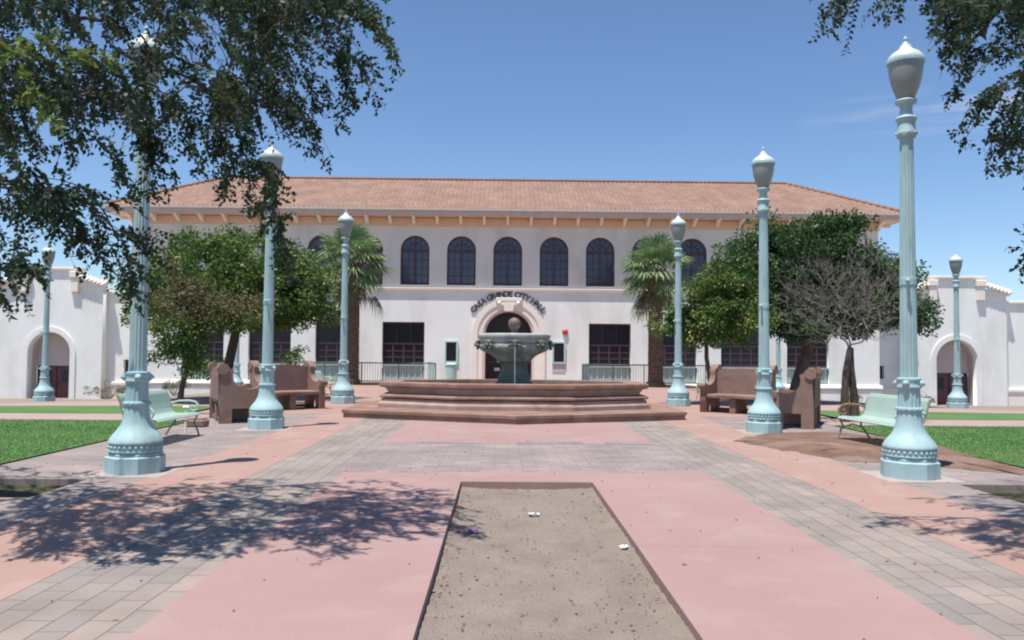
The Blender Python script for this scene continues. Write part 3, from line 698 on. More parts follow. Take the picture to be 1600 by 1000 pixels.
# roof
EX, EY0, EY1, ZE = 21.8, YW - 0.88, 55.8, 9.38
RX, RY, ZR = 17.3, 50.0, 12.15
def slope_mesh(name, length, run_, tmax_fn, place, tile=.26, row=.33):
    slope_len = sqrt(run_ ** 2 + (ZR - ZE) ** 2)
    nu = int(length / tile * 6); us = np.linspace(-length / 2, length / 2, nu + 1)
    nrow = int(slope_len / row); ts = []
    for j in range(nrow): ts += [j / nrow, (j + .97) / nrow]
    ts.append(1.0)
    V = []; UVs = []
    for j, t in enumerate(ts):
        saw = (1 - (t * nrow - int(t * nrow + 1e-6))) * .035 if j < len(ts) - 1 else 0
        for u in us:
            tm = tmax_fn(u); tt = min(t, tm)
            h = .030 * abs(sin(pi * u / tile)) + saw
            V.append(place(u, tt, h)); UVs.append((u, tt * slope_len))
    n1 = nu + 1; F = []
    for j in range(len(ts) - 1):
        for k in range(nu):
            if ts[j] >= tmax_fn(us[k]) and ts[j] >= tmax_fn(us[k + 1]): continue
            F.append((j * n1 + k, j * n1 + k + 1, (j + 1) * n1 + k + 1, (j + 1) * n1 + k))
    o = fast_mesh(name, V, F, M['roof'], hall)
    uvl = o.data.uv_layers.new(name='UVMap')
    li = np.zeros(len(o.data.loops), dtype=np.int32); o.data.loops.foreach_get('vertex_index', li)
    uvl.data.foreach_set('uv', np.asarray(UVs, dtype=np.float32)[li].reshape(-1))
    return hp(o)
hip = lambda half, top: (lambda u: 1.0 if abs(u) <= top else max(0.0, (half - abs(u)) / (half - top)))
slope_mesh('roof_slope', 2 * EX, RY - EY0, hip(EX, RX), lambda u, t, h: (u, EY0 + (RY - EY0) * t - h * .4, ZE + (ZR - ZE) * t + h))
slope_mesh('roof_slope', 2 * EX, EY1 - RY, hip(EX, RX), lambda u, t, h: (u, EY1 - (EY1 - RY) * t + h * .4, ZE + (ZR - ZE) * t + h))
ym, hy = (EY0 + EY1) / 2, (EY1 - EY0) / 2
for s in (-1, 1):
    slope_mesh('roof_slope', 2 * hy, EX - RX, hip(hy, .001), lambda u, t, h, s=s: (s * (EX - (EX - RX) * t + h * .4), ym + u, ZE + (ZR - ZE) * t + h))
m = MB()
def captiles(p, q, r=.11):
    p, q = Vector(p), Vector(q); n = int((q - p).length / .38)
    for i in range(n):
        a = p.lerp(q, i / n); b = p.lerp(q, (i + 1.08) / n); m.tube([a, b], [r * 1.12, r * .92], 10)
captiles((-RX, RY, ZR + .05), (RX, RY, ZR + .05))
for s in (-1, 1):
    captiles((s * EX, EY0, ZE + .05), (s * RX, RY, ZR + .05)); captiles((s * EX, EY1, ZE + .05), (s * RX, RY, ZR + .05))
hp(m.build('ridge_tile', M['roof'], hall, smooth=True))
# fascia with gutter, soffit, rafter tails
m = MB()
m.box(-EX, EX, EY0, EY0 + .06, ZT + .06, ZE); m.box(-EX, EX, EY1 - .06, EY1, ZT + .06, ZE)
for s in (-1, 1):
    a, b = sorted((s * EX, s * (EX - .06))); m.box(a, b, EY0 + .061, EY1 - .061, ZT + .06, ZE)
m.box(-EX - .07, EX + .07, EY0 - .09, EY0 - .001, ZE - .10, ZE + .03)
hp(m.build('fascia', M['fascia'], hall))
m = MB().box(-EX + .07, EX - .07, EY0 + .061, EY1 - .07, ZT + .08, ZT + .12)
hp(m.build('soffit', M['soffit'], hall))
hp(MB().box(-BX - .05, BX + .05, YW - .05, YW - .001, ZT - .42, ZT + .05).build('frieze_board', M['soffit'], hall))
rt0 = MB().prism([(-.81, ZT + .078), (-.051, ZT + .078), (-.051, ZT - .30), (-.2, ZT - .28), (-.5, ZT - .10), (-.81, ZT - .02)], -.07, .07, 'x').build('rafter_tail', M['trim'], hall)
xs = np.linspace(-BX, BX, 33); rt0.location = (xs[0], 0, 0)
for xx in xs[1:]:
    r = rt0.copy(); COL.objects.link(r); r.parent = hall; r.location = (xx, 0, 0)
for s in (-1, 1):
    for yy in np.arange(46, 55, 1.29):
        r = MB().box(-.065, .065, -.55, .55, ZT - .07, ZT + .078).build('rafter_tail', M['trim'], hall)
        r.rotation_euler = (0, 0, pi / 2); r.location = (s * (BX + .6), yy - YW, 0)

# ------------------------------------------------------------------ side wings
def side_wing(s, label):
    Y = 46.2
    w = empty('annex_building', (s * 25.5, Y, -1.2), label=label, cat='building')
    def pl(o): o.location = Vector(o.location) - Vector((s * 25.5, Y, -1.2)); return o
    cx = s * 25.5; pin, pout = s * 22.6, s * 28.4       # portico from the inner to the outer edge
    tin, tout = s * 23.95, s * 27.05
    hw = 1.13; zs = 1.35
    xl, xr = sorted((pin, pout)); tl, tr = sorted((tin, tout))
    outer = [(xl, -2.4), (xr, -2.4), (xr, 5.2), (tr, 5.45), (tr, 6.0), (tl, 6.0), (tl, 5.45), (xl, 5.2)]
    pl(wall_panel('portico_wall', outer, [arch(cx, hw, -1.22, zs, 28)], Y - .35, Y, M['stucco_white'], w))
    m = MB().box(tl - .15, tr + .15, Y - .48, Y + .05, 6.002, 6.14, bev=.02); m.box(tl - .06, tr + .06, Y - .42, Y + .03, 5.90, 6.0)
    pl(m.build('parapet_coping', M['trim'], w))
    for (a, b, za, zb) in ((xl - .15, tl - .003, 5.0, 5.48), (tr + .003, xr + .15, 5.48, 5.0)):
        m = MB(); mt = MB()
        m.prism([(a, 5.02 + .0), (b, 5.02), (b, 5.2), (a, 5.2)], Y - .46, Y - .351)
        nn = 7
        for k in range(nn):
            u0, u1 = a + (b - a) * k / nn, a + (b - a) * (k + 1.15) / nn; f = (k + .5) / nn
            z = za + (zb - za) * f + .22
            mt.tube([(min(u0, u1), Y - .5, z - .1), (max(u0, u1), Y - .5, z - .02)], .12, 8); mt.tube([(min(u0, u1), Y - .28, z), (max(u0, u1), Y - .28, z + .06)], .12, 8)
        mt.box(a, b, Y - .45, Y + .02, 5.201, 5.32)
        pl(m.build('cornice', M['trim'], w)); pl(mt.build('coping_tile', M['trim'], w, smooth=True))
    for q in (tl + .18, tr - .18):
        m = MB().box(q - .27, q + .27, Y - .62, Y - .352, 5.55, 5.9, bev=.03); m.box(q - .22, q + .22, Y - .56, Y - .353, 4.75, 5.545, bev=.03); m.box(q - .16, q + .16, Y - .48, Y - .354, 4.55, 4.745, bev=.03)
        pl(m.build('corbel', M['trim'], w))
    m = arch_ring(MB(), cx, hw + .33, hw + .05, zs, -2.2, Y - .42, Y - .352, 28)
    pl(m.build('arch_moulding', M['stucco_white'], w, smooth=True, angle=30))
    m = MB().box(cx - hw - .1, cx + hw + .1, Y + .5, Y + .6, .62, 3.0); pl(m.build('tympanum', M['recess'], w))
    m = arch_ring(MB(), cx, hw + .12, hw + .01, zs, -1.3, Y + .001, Y + .5, 20); pl(m.build('arch_reveal', M['recess'], w, smooth=True, angle=30))
    d = MB(); 
    d.box(cx - hw, cx + hw, Y + .55, Y + .62, -1.3, .62)
    for k in (-1, 1):
        a, b = sorted((cx + k * .04, cx + k * (hw - .08))); d.box(a, b, Y + .5, Y + .548, -1.25, .55, bev=.01)
    dd = pl(d.build('door', M['maroon_door'], w))
    for k in (-1, 1):
        a, b = sorted((cx + k * .28, cx + k * .78)); MB().box(a, b, Y + .485, Y + .499, -.35, .35).build('pane', M['glass_dark'], dd)
    MB().box(cx + .08, cx + .12, Y + .44, Y + .498, -.55, -.25).build('handle', M['dark_metal'], dd)
    # link wall to the hall, and outer wall
    a, b = sorted((s * (BX + .15), pin - s * .003)); holes_ = [rect(s * 21.45 - .2, s * 21.45 + .2, .25, 1.0)]
    pl(wall_panel('link_wall', rect(a, b, -2.4, 4.72), holes_, Y + .25, Y + .6, M['stucco_white'], w))
    pl(MB().box(s * 21.45 - .19, s * 21.45 + .19, Y + .5, Y + .55, .26, .99).build('slit_window', M['glass_dark'], w))
    a2, b2 = sorted((pout + s * .003, s * 36)); pl(MB().box(a2, b2, Y, Y + .35, -2.4, 4.62).build('outer_wall', M['stucco_white'], w))
    pl(MB().box(a, b, Y + .12, Y + .65, 4.722, 4.86, bev=.02).build('wall_coping', M['trim'], w)); pl(MB().box(a2, b2, Y - .12, Y + .4, 4.622, 4.76, bev=.02).build('wall_coping', M['trim'], w))
    pl(MB().box(a, b, Y + .08, Y + .249, -.45, -.25, bev=.03).box(a, b, Y + .14, Y + .248, -2.4, -.452).build('base_moulding', M['trim'], w))
    pl(MB().box(a2, b2, Y - .16, Y - .001, -.45, -.25, bev=.03).box(a2, b2, Y - .1, Y - .002, -2.4, -.452).build('base_moulding', M['trim'], w))
    # pilaster strip at the portico's inner return
    a, b = sorted((pin, pin + s * .14)); 
    pl(MB().box(min(a, b), max(a, b), Y + .002, Y + .6, -2.4, 5.0).build('return_wall', M['stucco_white'], w))
    xl2, xr2 = sorted((s * 21, s * 36)); pl(MB().box(xl2, xr2, Y + 1.3, 58, -2.4, 4.5).build('rear_block', M['stucco_white'], w))
    return w
side_wing(-1, 'white annex with arched doorway and stepped parapet, left of the hall')
side_wing(1, 'white annex with arched doorway and stepped parapet, right of the hall')

# ------------------------------------------------------------------ lamp posts
def make_lamp():
    L = empty('lamp_post')
    m = MB()
    m.lathe([(.375, 0), (.375, .205), (.365, .215), (.352, .222)], 8, phase=pi / 8)
    m.lathe([(.345, .2225), (.345, .25), (.33, .262), (.325, .27)], 8, phase=pi / 8)
    base = m.build('base', M['lamp_mint'], L)
    m = MB().lathe([(.32, .271), (.338, .28), (.338, .297), (.325, .305), (.32, .375), (.338, .385), (.342, .40), (.335, .42), (.31, .465), (.272, .515), (.232, .56), (.2, .615), (.177, .68), (.163, .76), (.155, .85), (.153, .88)], 48)
    m.lathe([(.153, .881), (.17, .888), (.172, .905), (.166, .925), (.152, .932)], 48)
    bell = m.build('bell', M['lamp_mint'], L, smooth=True)
    m = MB(); 
    for k in range(30):
        a = 2 * pi * k / 30; m.sphere((.325 * cos(a), .325 * sin(a), .342), .024, 6, 5, (1, 1, 1.0))
        a += pi / 30; m.sphere((.323 * cos(a), .323 * sin(a), .324), .013, 5, 4); m.sphere((.323 * cos(a), .323 * sin(a), .360), .013, 5, 4)
    m.build('ornament_band', M['lamp_mint'], bell, smooth=True)
    m = MB()
    for k in range(16):
        a = 2 * pi * k / 16; m.sphere((.171 * cos(a), .171 * sin(a), .906), .015, 6, 4)
    m.build('beading', M['lamp_mint'], bell, smooth=True)
    fl = lambda a, z: 1 - .085 * (0.5 - .5 * cos(16 * a)) ** .7
    m = MB().lathe([(.146, .933), (.138, 1.18)], 96, mod=fl); neck = m.build('neck', M['lamp_mint'], L, smooth=True, angle=50)
    m = MB().lathe([(.138, 1.181), (.152, 1.19), (.158, 1.205), (.148, 1.23), (.148, 1.275), (.158, 1.30), (.154, 1.32), (.126, 1.33)], 32)
    col = m.build('collar', M['lamp_mint'], L, smooth=True)
    for k in range(4):
        a = pi / 2 * k + .35
        m = MB(); m.sphere((.15 * cos(a), .15 * sin(a), 1.252), .048, 10, 8); m.sphere((.187 * cos(a), .187 * sin(a), 1.252), .022, 8, 6)
        m.build('boss', M['lamp_mint'], col, smooth=True)
    rs = lambda z: .113 - .025 * (z - 1.33) / 3.3
    zs = np.linspace(1.331, 4.60, 12)
    m = MB().lathe([(rs(z), z) for z in zs], 96, mod=fl); m.build('shaft', M['lamp_mint'], L, smooth=True, angle=50)
    m = MB().lathe([(rs(2.63) - .004, 2.58), (rs(2.63) + .006, 2.585), (rs(2.63) + .006, 2.675), (rs(2.63) - .004, 2.68)], 32, cap=False)
    m.tube([(-.09, -.06, 2.63), (-.15, -.1, 2.63)], .022, 8); m.sphere((-.16, -.107, 2.63), .032, 8, 6)
    m.build('junction_band', M['lamp_mint'], L, smooth=True)
    m = MB().lathe([(.092, 4.601), (.118, 4.61), (.128, 4.64), (.128, 4.68), (.115, 4.71), (.112, 4.82), (.13, 4.84), (.138, 4.87), (.125, 4.89), (.088, 4.91), (.078, 5.0), (.088, 5.06), (.135, 5.08), (.142, 5.11), (.13, 5.13), (.08, 5.135)], 32)
    cap = m.build('capital', M['lamp_mint'], L, smooth=True)
    for k in range(8):
        a = pi / 4 * k
        m = MB().sphere((.125 * cos(a), .125 * sin(a), 4.66), .022, 6, 5); m.build('boss', M['lamp_mint'], cap, smooth=True)
    m = MB().lathe([(.07, 5.136), (.11, 5.15), (.135, 5.20), (.165, 5.28), (.195, 5.38), (.213, 5.48), (.222, 5.57), (.225, 5.625)], 32)
    m.build('globe', M['globe'], L, smooth=True)
    m = MB().lathe([(.225, 5.626), (.243, 5.632), (.246, 5.66), (.24, 5.69), (.232, 5.705)], 32); lc = m.build('cap_ring', M['lamp_mint'], L, smooth=True)
    m = MB().lathe([(.23, 5.706), (.215, 5.735), (.18, 5.775), (.135, 5.805), (.095, 5.83), (.075, 5.865), (.068, 5.89)], 32)
    hd = m.build('lamp_hood', M['globe_cap'], L, smooth=True)
    m = MB().lathe([(.068, 5.891), (.05, 5.90), (.028, 5.935), (.02, 5.955)], 16); m.sphere((0, 0, 5.975), .034, 10, 8); m.lathe([(.012, 6.0), (.004, 6.04)], 8)
    m.build('finial', M['lamp_mint'], hd, smooth=True)
    return L
lamp0 = make_lamp()
LW = 5.19
lamp_spots = [
    (-LW, 10.98, 0, .1, 'nearest tall pale green lamp post on the left, its lamp hidden by hanging leaves'),
    (LW, 10.98, 0, .5, 'nearest tall pale green lamp post on the right, beside the spilled brown soil'),
    (-LW, 17.05, 0, .9, 'second pale green lamp post on the left, before the stone seats, lamp behind a twig'),
    (LW, 17.05, 0, .3, 'second pale green lamp post on the right, in front of the stone seats'),
    (-LW, 25.3, 0, .7, 'pale green lamp post left of the fountain, in front of the left palm'),
    (LW, 25.3, 0, .0, 'pale green lamp post right of the fountain, in front of the right palm'),
    (-17.5, 31.0, None, .2, 'pale green lamp post in front of the left annex doorway'),
    (17.15, 31.0, None, .6, 'pale green lamp post in front of the right annex doorway'),
    (-13.2, 40.0, None, .4, 'far lamp post glimpsed behind the left citrus tree, close to the hall'),
    (13.35, 40.0, None, .8, 'far lamp post glimpsed behind the right dark green tree, close to the hall')]
for i, (x, y, z, r, lab) in enumerate(lamp_spots):
    o = lamp0 if i == 0 else copy_tree(lamp0)
    o.location = (x, y, float(zg(x, y)) if z is None else 0.004); o.rotation_euler.z = r
    tag(o, lab, 'lamp post', 'pale green lamp posts round the plaza')
for i, (x, y) in enumerate([(-LW, 10.98), (LW, 10.98), (-LW, 17.05), (LW, 17.05)]):
    tag(MB().box(x - .5, x + .5, y - .5, y + .5, -.02, .003).build('lamp_footing', M['pad']), kind='structure')

# ------------------------------------------------------------------ fountain
FX, FY = 0.02, 21.6
F_ = empty('fountain', (FX, FY, 0), label='tiered fountain with green bronze bowl in a low red sandstone basin', cat='fountain')
def ngon(n, r, ph): return [(r * cos(ph + 2 * pi * k / n), r * sin(ph + 2 * pi * k / n)) for k in range(n)]
def ring_prof(prof, n, ph, jit=0): return MB().lathe(prof, n, phase=ph)
m = ring_prof([(5.0, 0), (5.0, .11), (5.05, .125), (5.05, .19), (5.03, .20), (3.7, .202)], 6, -pi / 2)
m.build('basin_step', M['stone'], F_)
ph8 = -pi / 2 + pi / 8
m = ring_prof([(3.90, .203), (3.90, .30), (3.84, .34), (3.80, .36), (3.80, .42), (3.76, .43), (3.62, .44)], 8, ph8); m.build('basin_base', M['stone_pale'], F_)
m = ring_prof([(3.64, .441), (3.83, .45), (3.85, .47), (3.85, .50), (3.80, .53), (3.66, .55), (3.60, .56)], 8, ph8); m.build('basin_moulding', M['stone'], F_)
m = ring_prof([(3.60, .561), (3.61, .60), (3.66, .66), (3.70, .70)], 8, ph8); m.build('basin_wall', M['stone_pale'], F_)
vs = [(r * cos(ph8 + 2 * pi * k / 8), r * sin(ph8 + 2 * pi * k / 8), z) for (r, z) in ((3.72, .701), (3.83, .72), (3.86, .75), (3.86, .82), (3.83, .845), (3.3, .85), (3.28, .83), (3.28, .701)) for k in range(8)]
fs = [(j * 8 + k, j * 8 + (k + 1) % 8, ((j + 1) % 8) * 8 + (k + 1) % 8, ((j + 1) % 8) * 8 + k) for j in range(8) for k in range(8)]
MB().add(vs, fs).build('coping', M['stone'], F_)
MB().lathe([(3.27, .71), (3.27, .74)], 8, phase=ph8).build('water', M['water'], F_)
lob = lambda a, z: 1 + .03 * cos(8 * a) * (1 if .4 < z < 1.2 else 0)
for o_ in F_.children: o_.scale = (.965, .65 if o_.name.startswith('basin_step') else .515, 1)
BASIN_ = {o_.name for o_ in F_.children}
m = MB().lathe([(.52, .62), (.52, .76), (.46, .80), (.45, .90), (.41, 1.0), (.375, 1.1), (.37, 1.2), (.40, 1.30), (.46, 1.36)], 40, mod=lob); m.build('pedestal', M['bronze'], F_, smooth=True)
gad = lambda a, z: 1 + .018 * abs(cos(12 * a)) * (1 if 1.5 < z < 1.8 else .2)
bl = MB().lathe([(.46, 1.361), (.52, 1.42), (.60, 1.50), (.72, 1.575), (.87, 1.635), (.96, 1.69), (1.0, 1.76), (1.0, 1.83), (.97, 1.88)], 96, mod=gad).build('bowl', M['bronze_side'], F_, smooth=True)
m = MB().lathe([(.97, 1.881), (1.0, 1.90), (1.01, 1.96), (1.0, 1.99), (1.035, 2.02), (1.05, 2.07), (1.04, 2.12), (.98, 2.15), (.90, 2.15), (.86, 2.10), (.5, 2.06)], 64)
m.build('bowl_rim', M['bronze_light'], bl, smooth=True)
for k in range(8):
    a = -pi / 2 + pi / 4 * k
    R = Matrix.Translation((1.0 * cos(a), 1.0 * sin(a), 1.86)) @ Matrix.Rotation(a + pi / 2, 4, 'Z')
    m = MB()
    m.sphere((0, -.04, 0), .11, 12, 10, (1, .6, 1.1)); m.sphere((0, -.11, -.04), .06, 10, 8, (1, .9, .8)); m.sphere((0, -.14, .0), .025, 8, 6)
    for s in (-1, 1): m.sphere((s * .05, -.10, .05), .025, 8, 6); m.sphere((s * .11, -.03, .07), .045, 8, 6); m.sphere((s * .12, -.04, -.05), .05, 8, 6); m.sphere((s * .08, -.05, -.13), .045, 8, 6)
    m.v = [tuple(R @ Vector(p)) for p in m.v]
    mk = m.build('lion_mask', M['bronze'], F_, smooth=True)
    if k == 0:
        pts = []
        for t in np.linspace(0, 1, 9):
            rr = 1.13 + .10 * t; zz = 1.80 - 1.06 * t * t; pts.append((rr * cos(a), rr * sin(a), zz - .1 * t))
        MB().tube(pts, [.006 + .004 * abs(sin(5 * t)) for t in range(9)], 6).build('water_jet', M['stream'], F_, smooth=True)
MB().lathe([(.16, 2.06), (.14, 2.16), (.09, 2.20), (.08, 2.26), (.12, 2.29)], 24).build('ball_stand', M['bronze'], F_, smooth=True)
MB().sphere((0, 0, 2.44), .18, 28, 18).build('finial_ball', M['ball'], F_, smooth=True)

for o_ in F_.children:
    if o_.name not in BASIN_: o_.scale = (.92, .92, .92); o_.location.z = .131

# ------------------------------------------------------------------ stone settles
def make_settle(label=''):
    root = empty('stone_settle')
    Ln = .92
    prof = [(-.06, 0), (-.06, .42), (-.03, 1.12)]
    prof += [(-.03 + .11 * (1 - cos(a)) - .06, 1.20 + .11 * sin(a)) for a in np.linspace(-.6, pi * .93, 9)]
    prof += [(.23 - .0, 1.17), (.21, 1.08)]
    prof += [(.21 + .36 * (1 - cos(a)), 1.02 - .27 * sin(a)) for a in np.linspace(.25, pi / 2, 7)]
    prof += [(.70, .765), (.75, .80), (.81, .80), (.86, .755), (.865, .69), (.83, .64), (.79, .62), (.78, .55), (.80, .46), (.80, 0), (.56, 0), (.56, .32), (.20, .32), (.20, 0)]
    for s in (-1, 1):
        a, b = sorted((s * Ln, s * (Ln - .17)))
        me = curve_panel([(p[0], p[1]) for p in prof], [], b - a); me.materials.clear()
        me.transform(Matrix.Translation(((a + b) / 2, 0, 0)) @ Matrix.Rotation(pi / 2, 4, 'Z') @ Matrix.Rotation(pi / 2, 4, 'X'))
        e = link_mesh('end_panel', me, M['settle_stone'], root, fix=False)
        for p_, r_ in (((0, 1.20), .125), ((.80, .725), .085)):
            MB().tube([(a - .03, *p_), (b + .03, *p_)], r_, 16).build('scroll', M['settle_stone'], e, smooth=True, angle=50)
    w = Ln - .172
    nb = 14; m = MB()   # gently arched back slab
    top = [(x, 1.16 + .06 * cos(x / w * pi / 2)) for x in np.linspace(w, -w, nb)]
    m.prism([(-w, .42), (w, .42)] + top, -.05, .10, 'y'); m.box(-w, -.02 + .0, -.075, -.051, .5, 1.1); m.box(.02, w, -.075, -.051, .5, 1.1)
    m.build('backrest', M['settle_stone'], root)
    MB().box(-w, w, .101, .78, .40, .50, bev=.02).build('seat', M['settle_stone'], root)
    for x in (0.0,):
        m = MB().box(-.09, .09, -.04, .70, 0, .398, bev=.015); m.build('leg', M['settle_stone'], root)
    MB().box(-w, w, .0, .12, .02, .10).build('stretcher', M['settle_stone'], root)
    return root
st0 = make_settle()
# local front is +Y; rotation a turns it to face (-sin a, cos a)
settles = [(-6.85, 18.9, -radians(64), 'left pair of stone seats, the nearer one seen from its scrolled end'),
           (-6.45, 22.9, -radians(138), 'left pair of stone seats, the farther one facing us behind the second lamp post'),
           (6.85, 18.6, radians(64), 'right pair of stone seats, the nearer one seen from its dark back'),
           (6.45, 22.7, radians(138), 'right pair of stone seats, the farther one facing us behind the second lamp post')]
for i, (x, y, a, lab) in enumerate(settles):
    o = st0 if i == 0 else copy_tree(st0)
    o.location = (x, y, 0.004); o.rotation_euler.z = a; tag(o, lab, 'stone bench', 'red sandstone scroll-armed seats by the fountain')

# ------------------------------------------------------------------ mint metal benches
def make_bench():
    root = empty('park_bench'); Ln = .90
    # front is -Y; seat slats run along x
    path = [(-.30, .40), (-.28, .425), (-.22, .435), (-.10, .425), (.05, .415), (.15, .42), (.20, .45), (.235, .52), (.265, .62), (.29, .72), (.31, .80), (.335, .84), (.36, .845)]
    def ribbon(p, q, w=.006):
        m = MB(); n = 56
        for k in range(n):
            x = -Ln + (k + .5) * 2 * Ln / n
            seg = path[p:q]
            for (a, b) in zip(seg[:-1], seg[1:]):
                d = Vector((b[0] - a[0], b[1] - a[1])); nn = Vector((-d.y, d.x)).normalized() * w
                m.prism([(a[0] + nn.x, a[1] + nn.y), (b[0] + nn.x, b[1] + nn.y), (b[0] - nn.x, b[1] - nn.y), (a[0] - nn.x, a[1] - nn.y)], x - .0135, x + .0135, 'x')
        return m
    m = ribbon(0, 6); m.tube([(-Ln, -.30, .395), (Ln, -.30, .395)], .015, 8); m.build('seat', M['bench_mint'], root)
    m = ribbon(5, 13); m.tube([(-Ln, .365, .845), (Ln, .365, .845)], .017, 8); m.build('backrest', M['bench_mint'], root)
    for s in (-1, 1):
        x = s * (Ln + .02)
        m = MB(); m.tube([(x, -.30, 0), (x, -.26, .12), (x, -.20, .26), (x, -.27, .39), (x, -.22, .42), (x, -.05, .405), (x, .14, .41), (x, .22, .48), (x, .30, .74), (x, .35, .84)], .019, 8)
        m.tube([(x, .34, 0), (x, .27, .12), (x, .17, .25), (x, .14, .41)], .019, 8); m.tube([(x, -.20, .22), (x, 0, .28), (x, .18, .22)], .014, 6)
        m.build('leg', M['iron'], root, smooth=True)
        m = MB(); m.tube([(x, .25, .60), (x, .10, .645), (x, -.10, .655), (x, -.22, .63), (x, -.28, .56), (x, -.25, .48), (x, -.17, .46), (x, -.13, .51), (x, -.17, .56), (x, -.21, .53)], .02, 8)
        m.build('armrest', M['bench_mint'], root, smooth=True)
    return root
b0 = make_bench()
# front -Y turned by a: faces (sin a, -cos a)
benches = [(-6.38, 14.7, radians(88), 0, 'pale mint metal bench behind the nearest left lamp post'),
           (6.42, 14.45, -radians(84), .045, 'pale mint metal bench on brown soil beside the nearest right lamp post'),
           (-7.35, 29.6, radians(50), 0, 'small far mint bench beyond the left stone seats, next to the fountain lamp post'),
           (7.5, 28.6, -radians(50), 0, 'small far mint bench beyond the right stone seats, next to the fountain lamp post')]
for i, (x, y, a, z, lab) in enumerate(benches):
    o = b0 if i == 0 else copy_tree(b0)
    o.location = (x, y, z + .004); o.rotation_euler.z = a; tag(o, lab, 'bench', 'mint metal park benches')
    if i == 1:
        for ch in o.children:
            if ch.name.startswith('armrest') and ch.data.vertices[0].co.x < 0:
                ch.data = ch.data.copy(); ch.data.materials[0] = M['rust']; ch['label'] = 'rusty brown scrolled armrest'

# ------------------------------------------------------------------ railings by the hall
def railing(x0, x1, s, label):
    """ramp railing along x at depth Y, returning to the wall at its inner end"""
    Y = 40.6; root = empty('ramp_railing', ((x0 + x1) / 2, Y, 0), label=label, cat='railing', group='ramp railings in front of the hall')
    ox = (x0 + x1) / 2; inner = x1 if s < 0 else x0
    H = 1.02
    m = MB().tube([(x0 - ox, 0, H), (x1 - ox, 0, H)], .028, 8); m.tube([(inner - ox, 0, H), (inner - ox - s * -.6, 2.4, H)], .028, 8)
    m.tube([(x0 - ox, 0, .12), (x1 - ox, 0, .12)], .02, 8); m.build('rail', M['rail'], root, smooth=True)
    n = max(2, int(abs(x1 - x0) / 1.5))
    for k in range(n + 1):
        xx = x0 + (x1 - x0) * k / n - ox
        MB().tube([(xx, 0, 0), (xx, 0, H)], .026, 8).build('post', M['rail'], root, smooth=True)
    m = MB()
    for k in range(int(abs(x1 - x0) / .13)):
        xx = x0 + .065 + k * .13 - ox; m.tube([(xx, 0, .12), (xx, 0, H)], .010, 4, False)
    m.build('baluster', M['rail'], root)
    m = MB()
    for k in range(16):
        f = (k + .5) / 16; m.box(-.02, .02, -.05, .05, .1, .98, R=Matrix.Translation((inner - ox + s * .6 * f * -1 * -1, 2.4 * f, 0)))
    m.build('side_panel', M['mint'], root)
railing(-10.9, -3.55, -1, 'green railing in front of the hall windows, left of the entrance')
railing(3.75, 9.9, 1, 'green railing in front of the hall windows, right of the entrance')
# litter bin under the left wall case
bn = empty('litter_bin', (-3.0, 44.35, 0), label='pale mint litter bin standing left of the entrance arch', cat='bin')
m = MB()
for k in range(20):
    a = 2 * pi * k / 20; m.box(-.035, .035, -.008, .008, .06, .86, R=Matrix.Rotation(a, 4, 'Z') @ Matrix.Translation((0, .29, 0)))
m.lathe([(.27, .05), (.27, .84)], 24); m.build('body', M['mint'], bn)
MB().lathe([(.33, .87), (.33, .93), (.2, 1.0), (.19, .98), (.17, .90)], 24).build('lid', M['mint'], bn, smooth=True)

# ------------------------------------------------------------------ trees
def grow(trunk, attract, rg, seg=.3, start=.55, lift=.12, wob=.05, tip=.008, expo=2.4, bias=.35):
    """join every attractor to the nearest node of the growing skeleton; returns paths with pipe-model radii"""
    N = [np.array(p, float) for p in trunk]; par = [-1] + list(range(len(trunk) - 1))
    first = int(len(trunk) * start); root_d = [0.0]
    for a, b in zip(trunk[:-1], trunk[1:]): root_d.append(root_d[-1] + np.linalg.norm(np.subtract(b, a)))
    A = sorted(attract, key=lambda a: np.linalg.norm(np.subtract(a, trunk[-1])))
    paths = [list(range(len(trunk)))]; cnt_tip = []
    arr = np.array(N); rd = np.array(root_d)
    for a in A:
        a = np.array(a, float)
        d = np.linalg.norm(arr - a, axis=1); cost = d + bias * .25 * rd * 0.0 + np.where(arr[:, 2] > a[2] + .2, .25, 0)
        cost[:first] = 1e9
        i = int(np.argmin(cost)); L = d[i]; k = max(2, int(L / seg) + 1)
        pth = [i]; p0 = arr[i]; newp = []
        side = rg.normal(0, wob, 3) * L
        for j in range(1, k + 1):
            t = j / k; q = p0 + (a - p0) * t + (side + np.array([0, 0, lift * L])) * (4 * t * (1 - t)) + rg.normal(0, wob * .25, 3) * (j < k)
            newp.append(q); par.append(pth[-1]); pth.append(len(par) - 1)
        arr = np.vstack([arr, newp]); rd = np.concatenate([rd, rd[i] + L * np.arange(1, k + 1) / k]); paths.append(pth)
    n = len(par); w = np.zeros(n); ch = np.zeros(n, int)
    for i in range(1, n):
        if par[i] >= 0: ch[par[i]] += 1
    for i in range(n - 1, -1, -1):
        if ch[i] == 0: w[i] = tip ** expo
        if par[i] >= 0: w[par[i]] += w[i]
    # trunk nodes come first, so accumulate again in strict child-before-parent order
    R = w ** (1 / expo)
    return arr, paths, R
def skeleton_mesh(arr, paths, R, trunk_r=None, sides=(10, 5), rmax=1.0, only=None):
    mt, mbr = MB(), MB()
    for j, p in enumerate(paths):
        pts = [arr[i] for i in p]; rad = [min(R[i], rmax) for i in p]
        if j == 0:
            if trunk_r:
                f = len(rad); rad = [max(r, 0) for r in rad]; rad = [trunk_r[0] + (trunk_r[1] - trunk_r[0]) * k / (f - 1) for k in range(f)]
                rad[0] *= 1.35
            mt.tube(pts, rad, sides[0])
        else:
            rad[0] = min(rad[0], rad[1] * 1.35); mbr.tube(pts, rad, sides[1], False)
    return mt, mbr
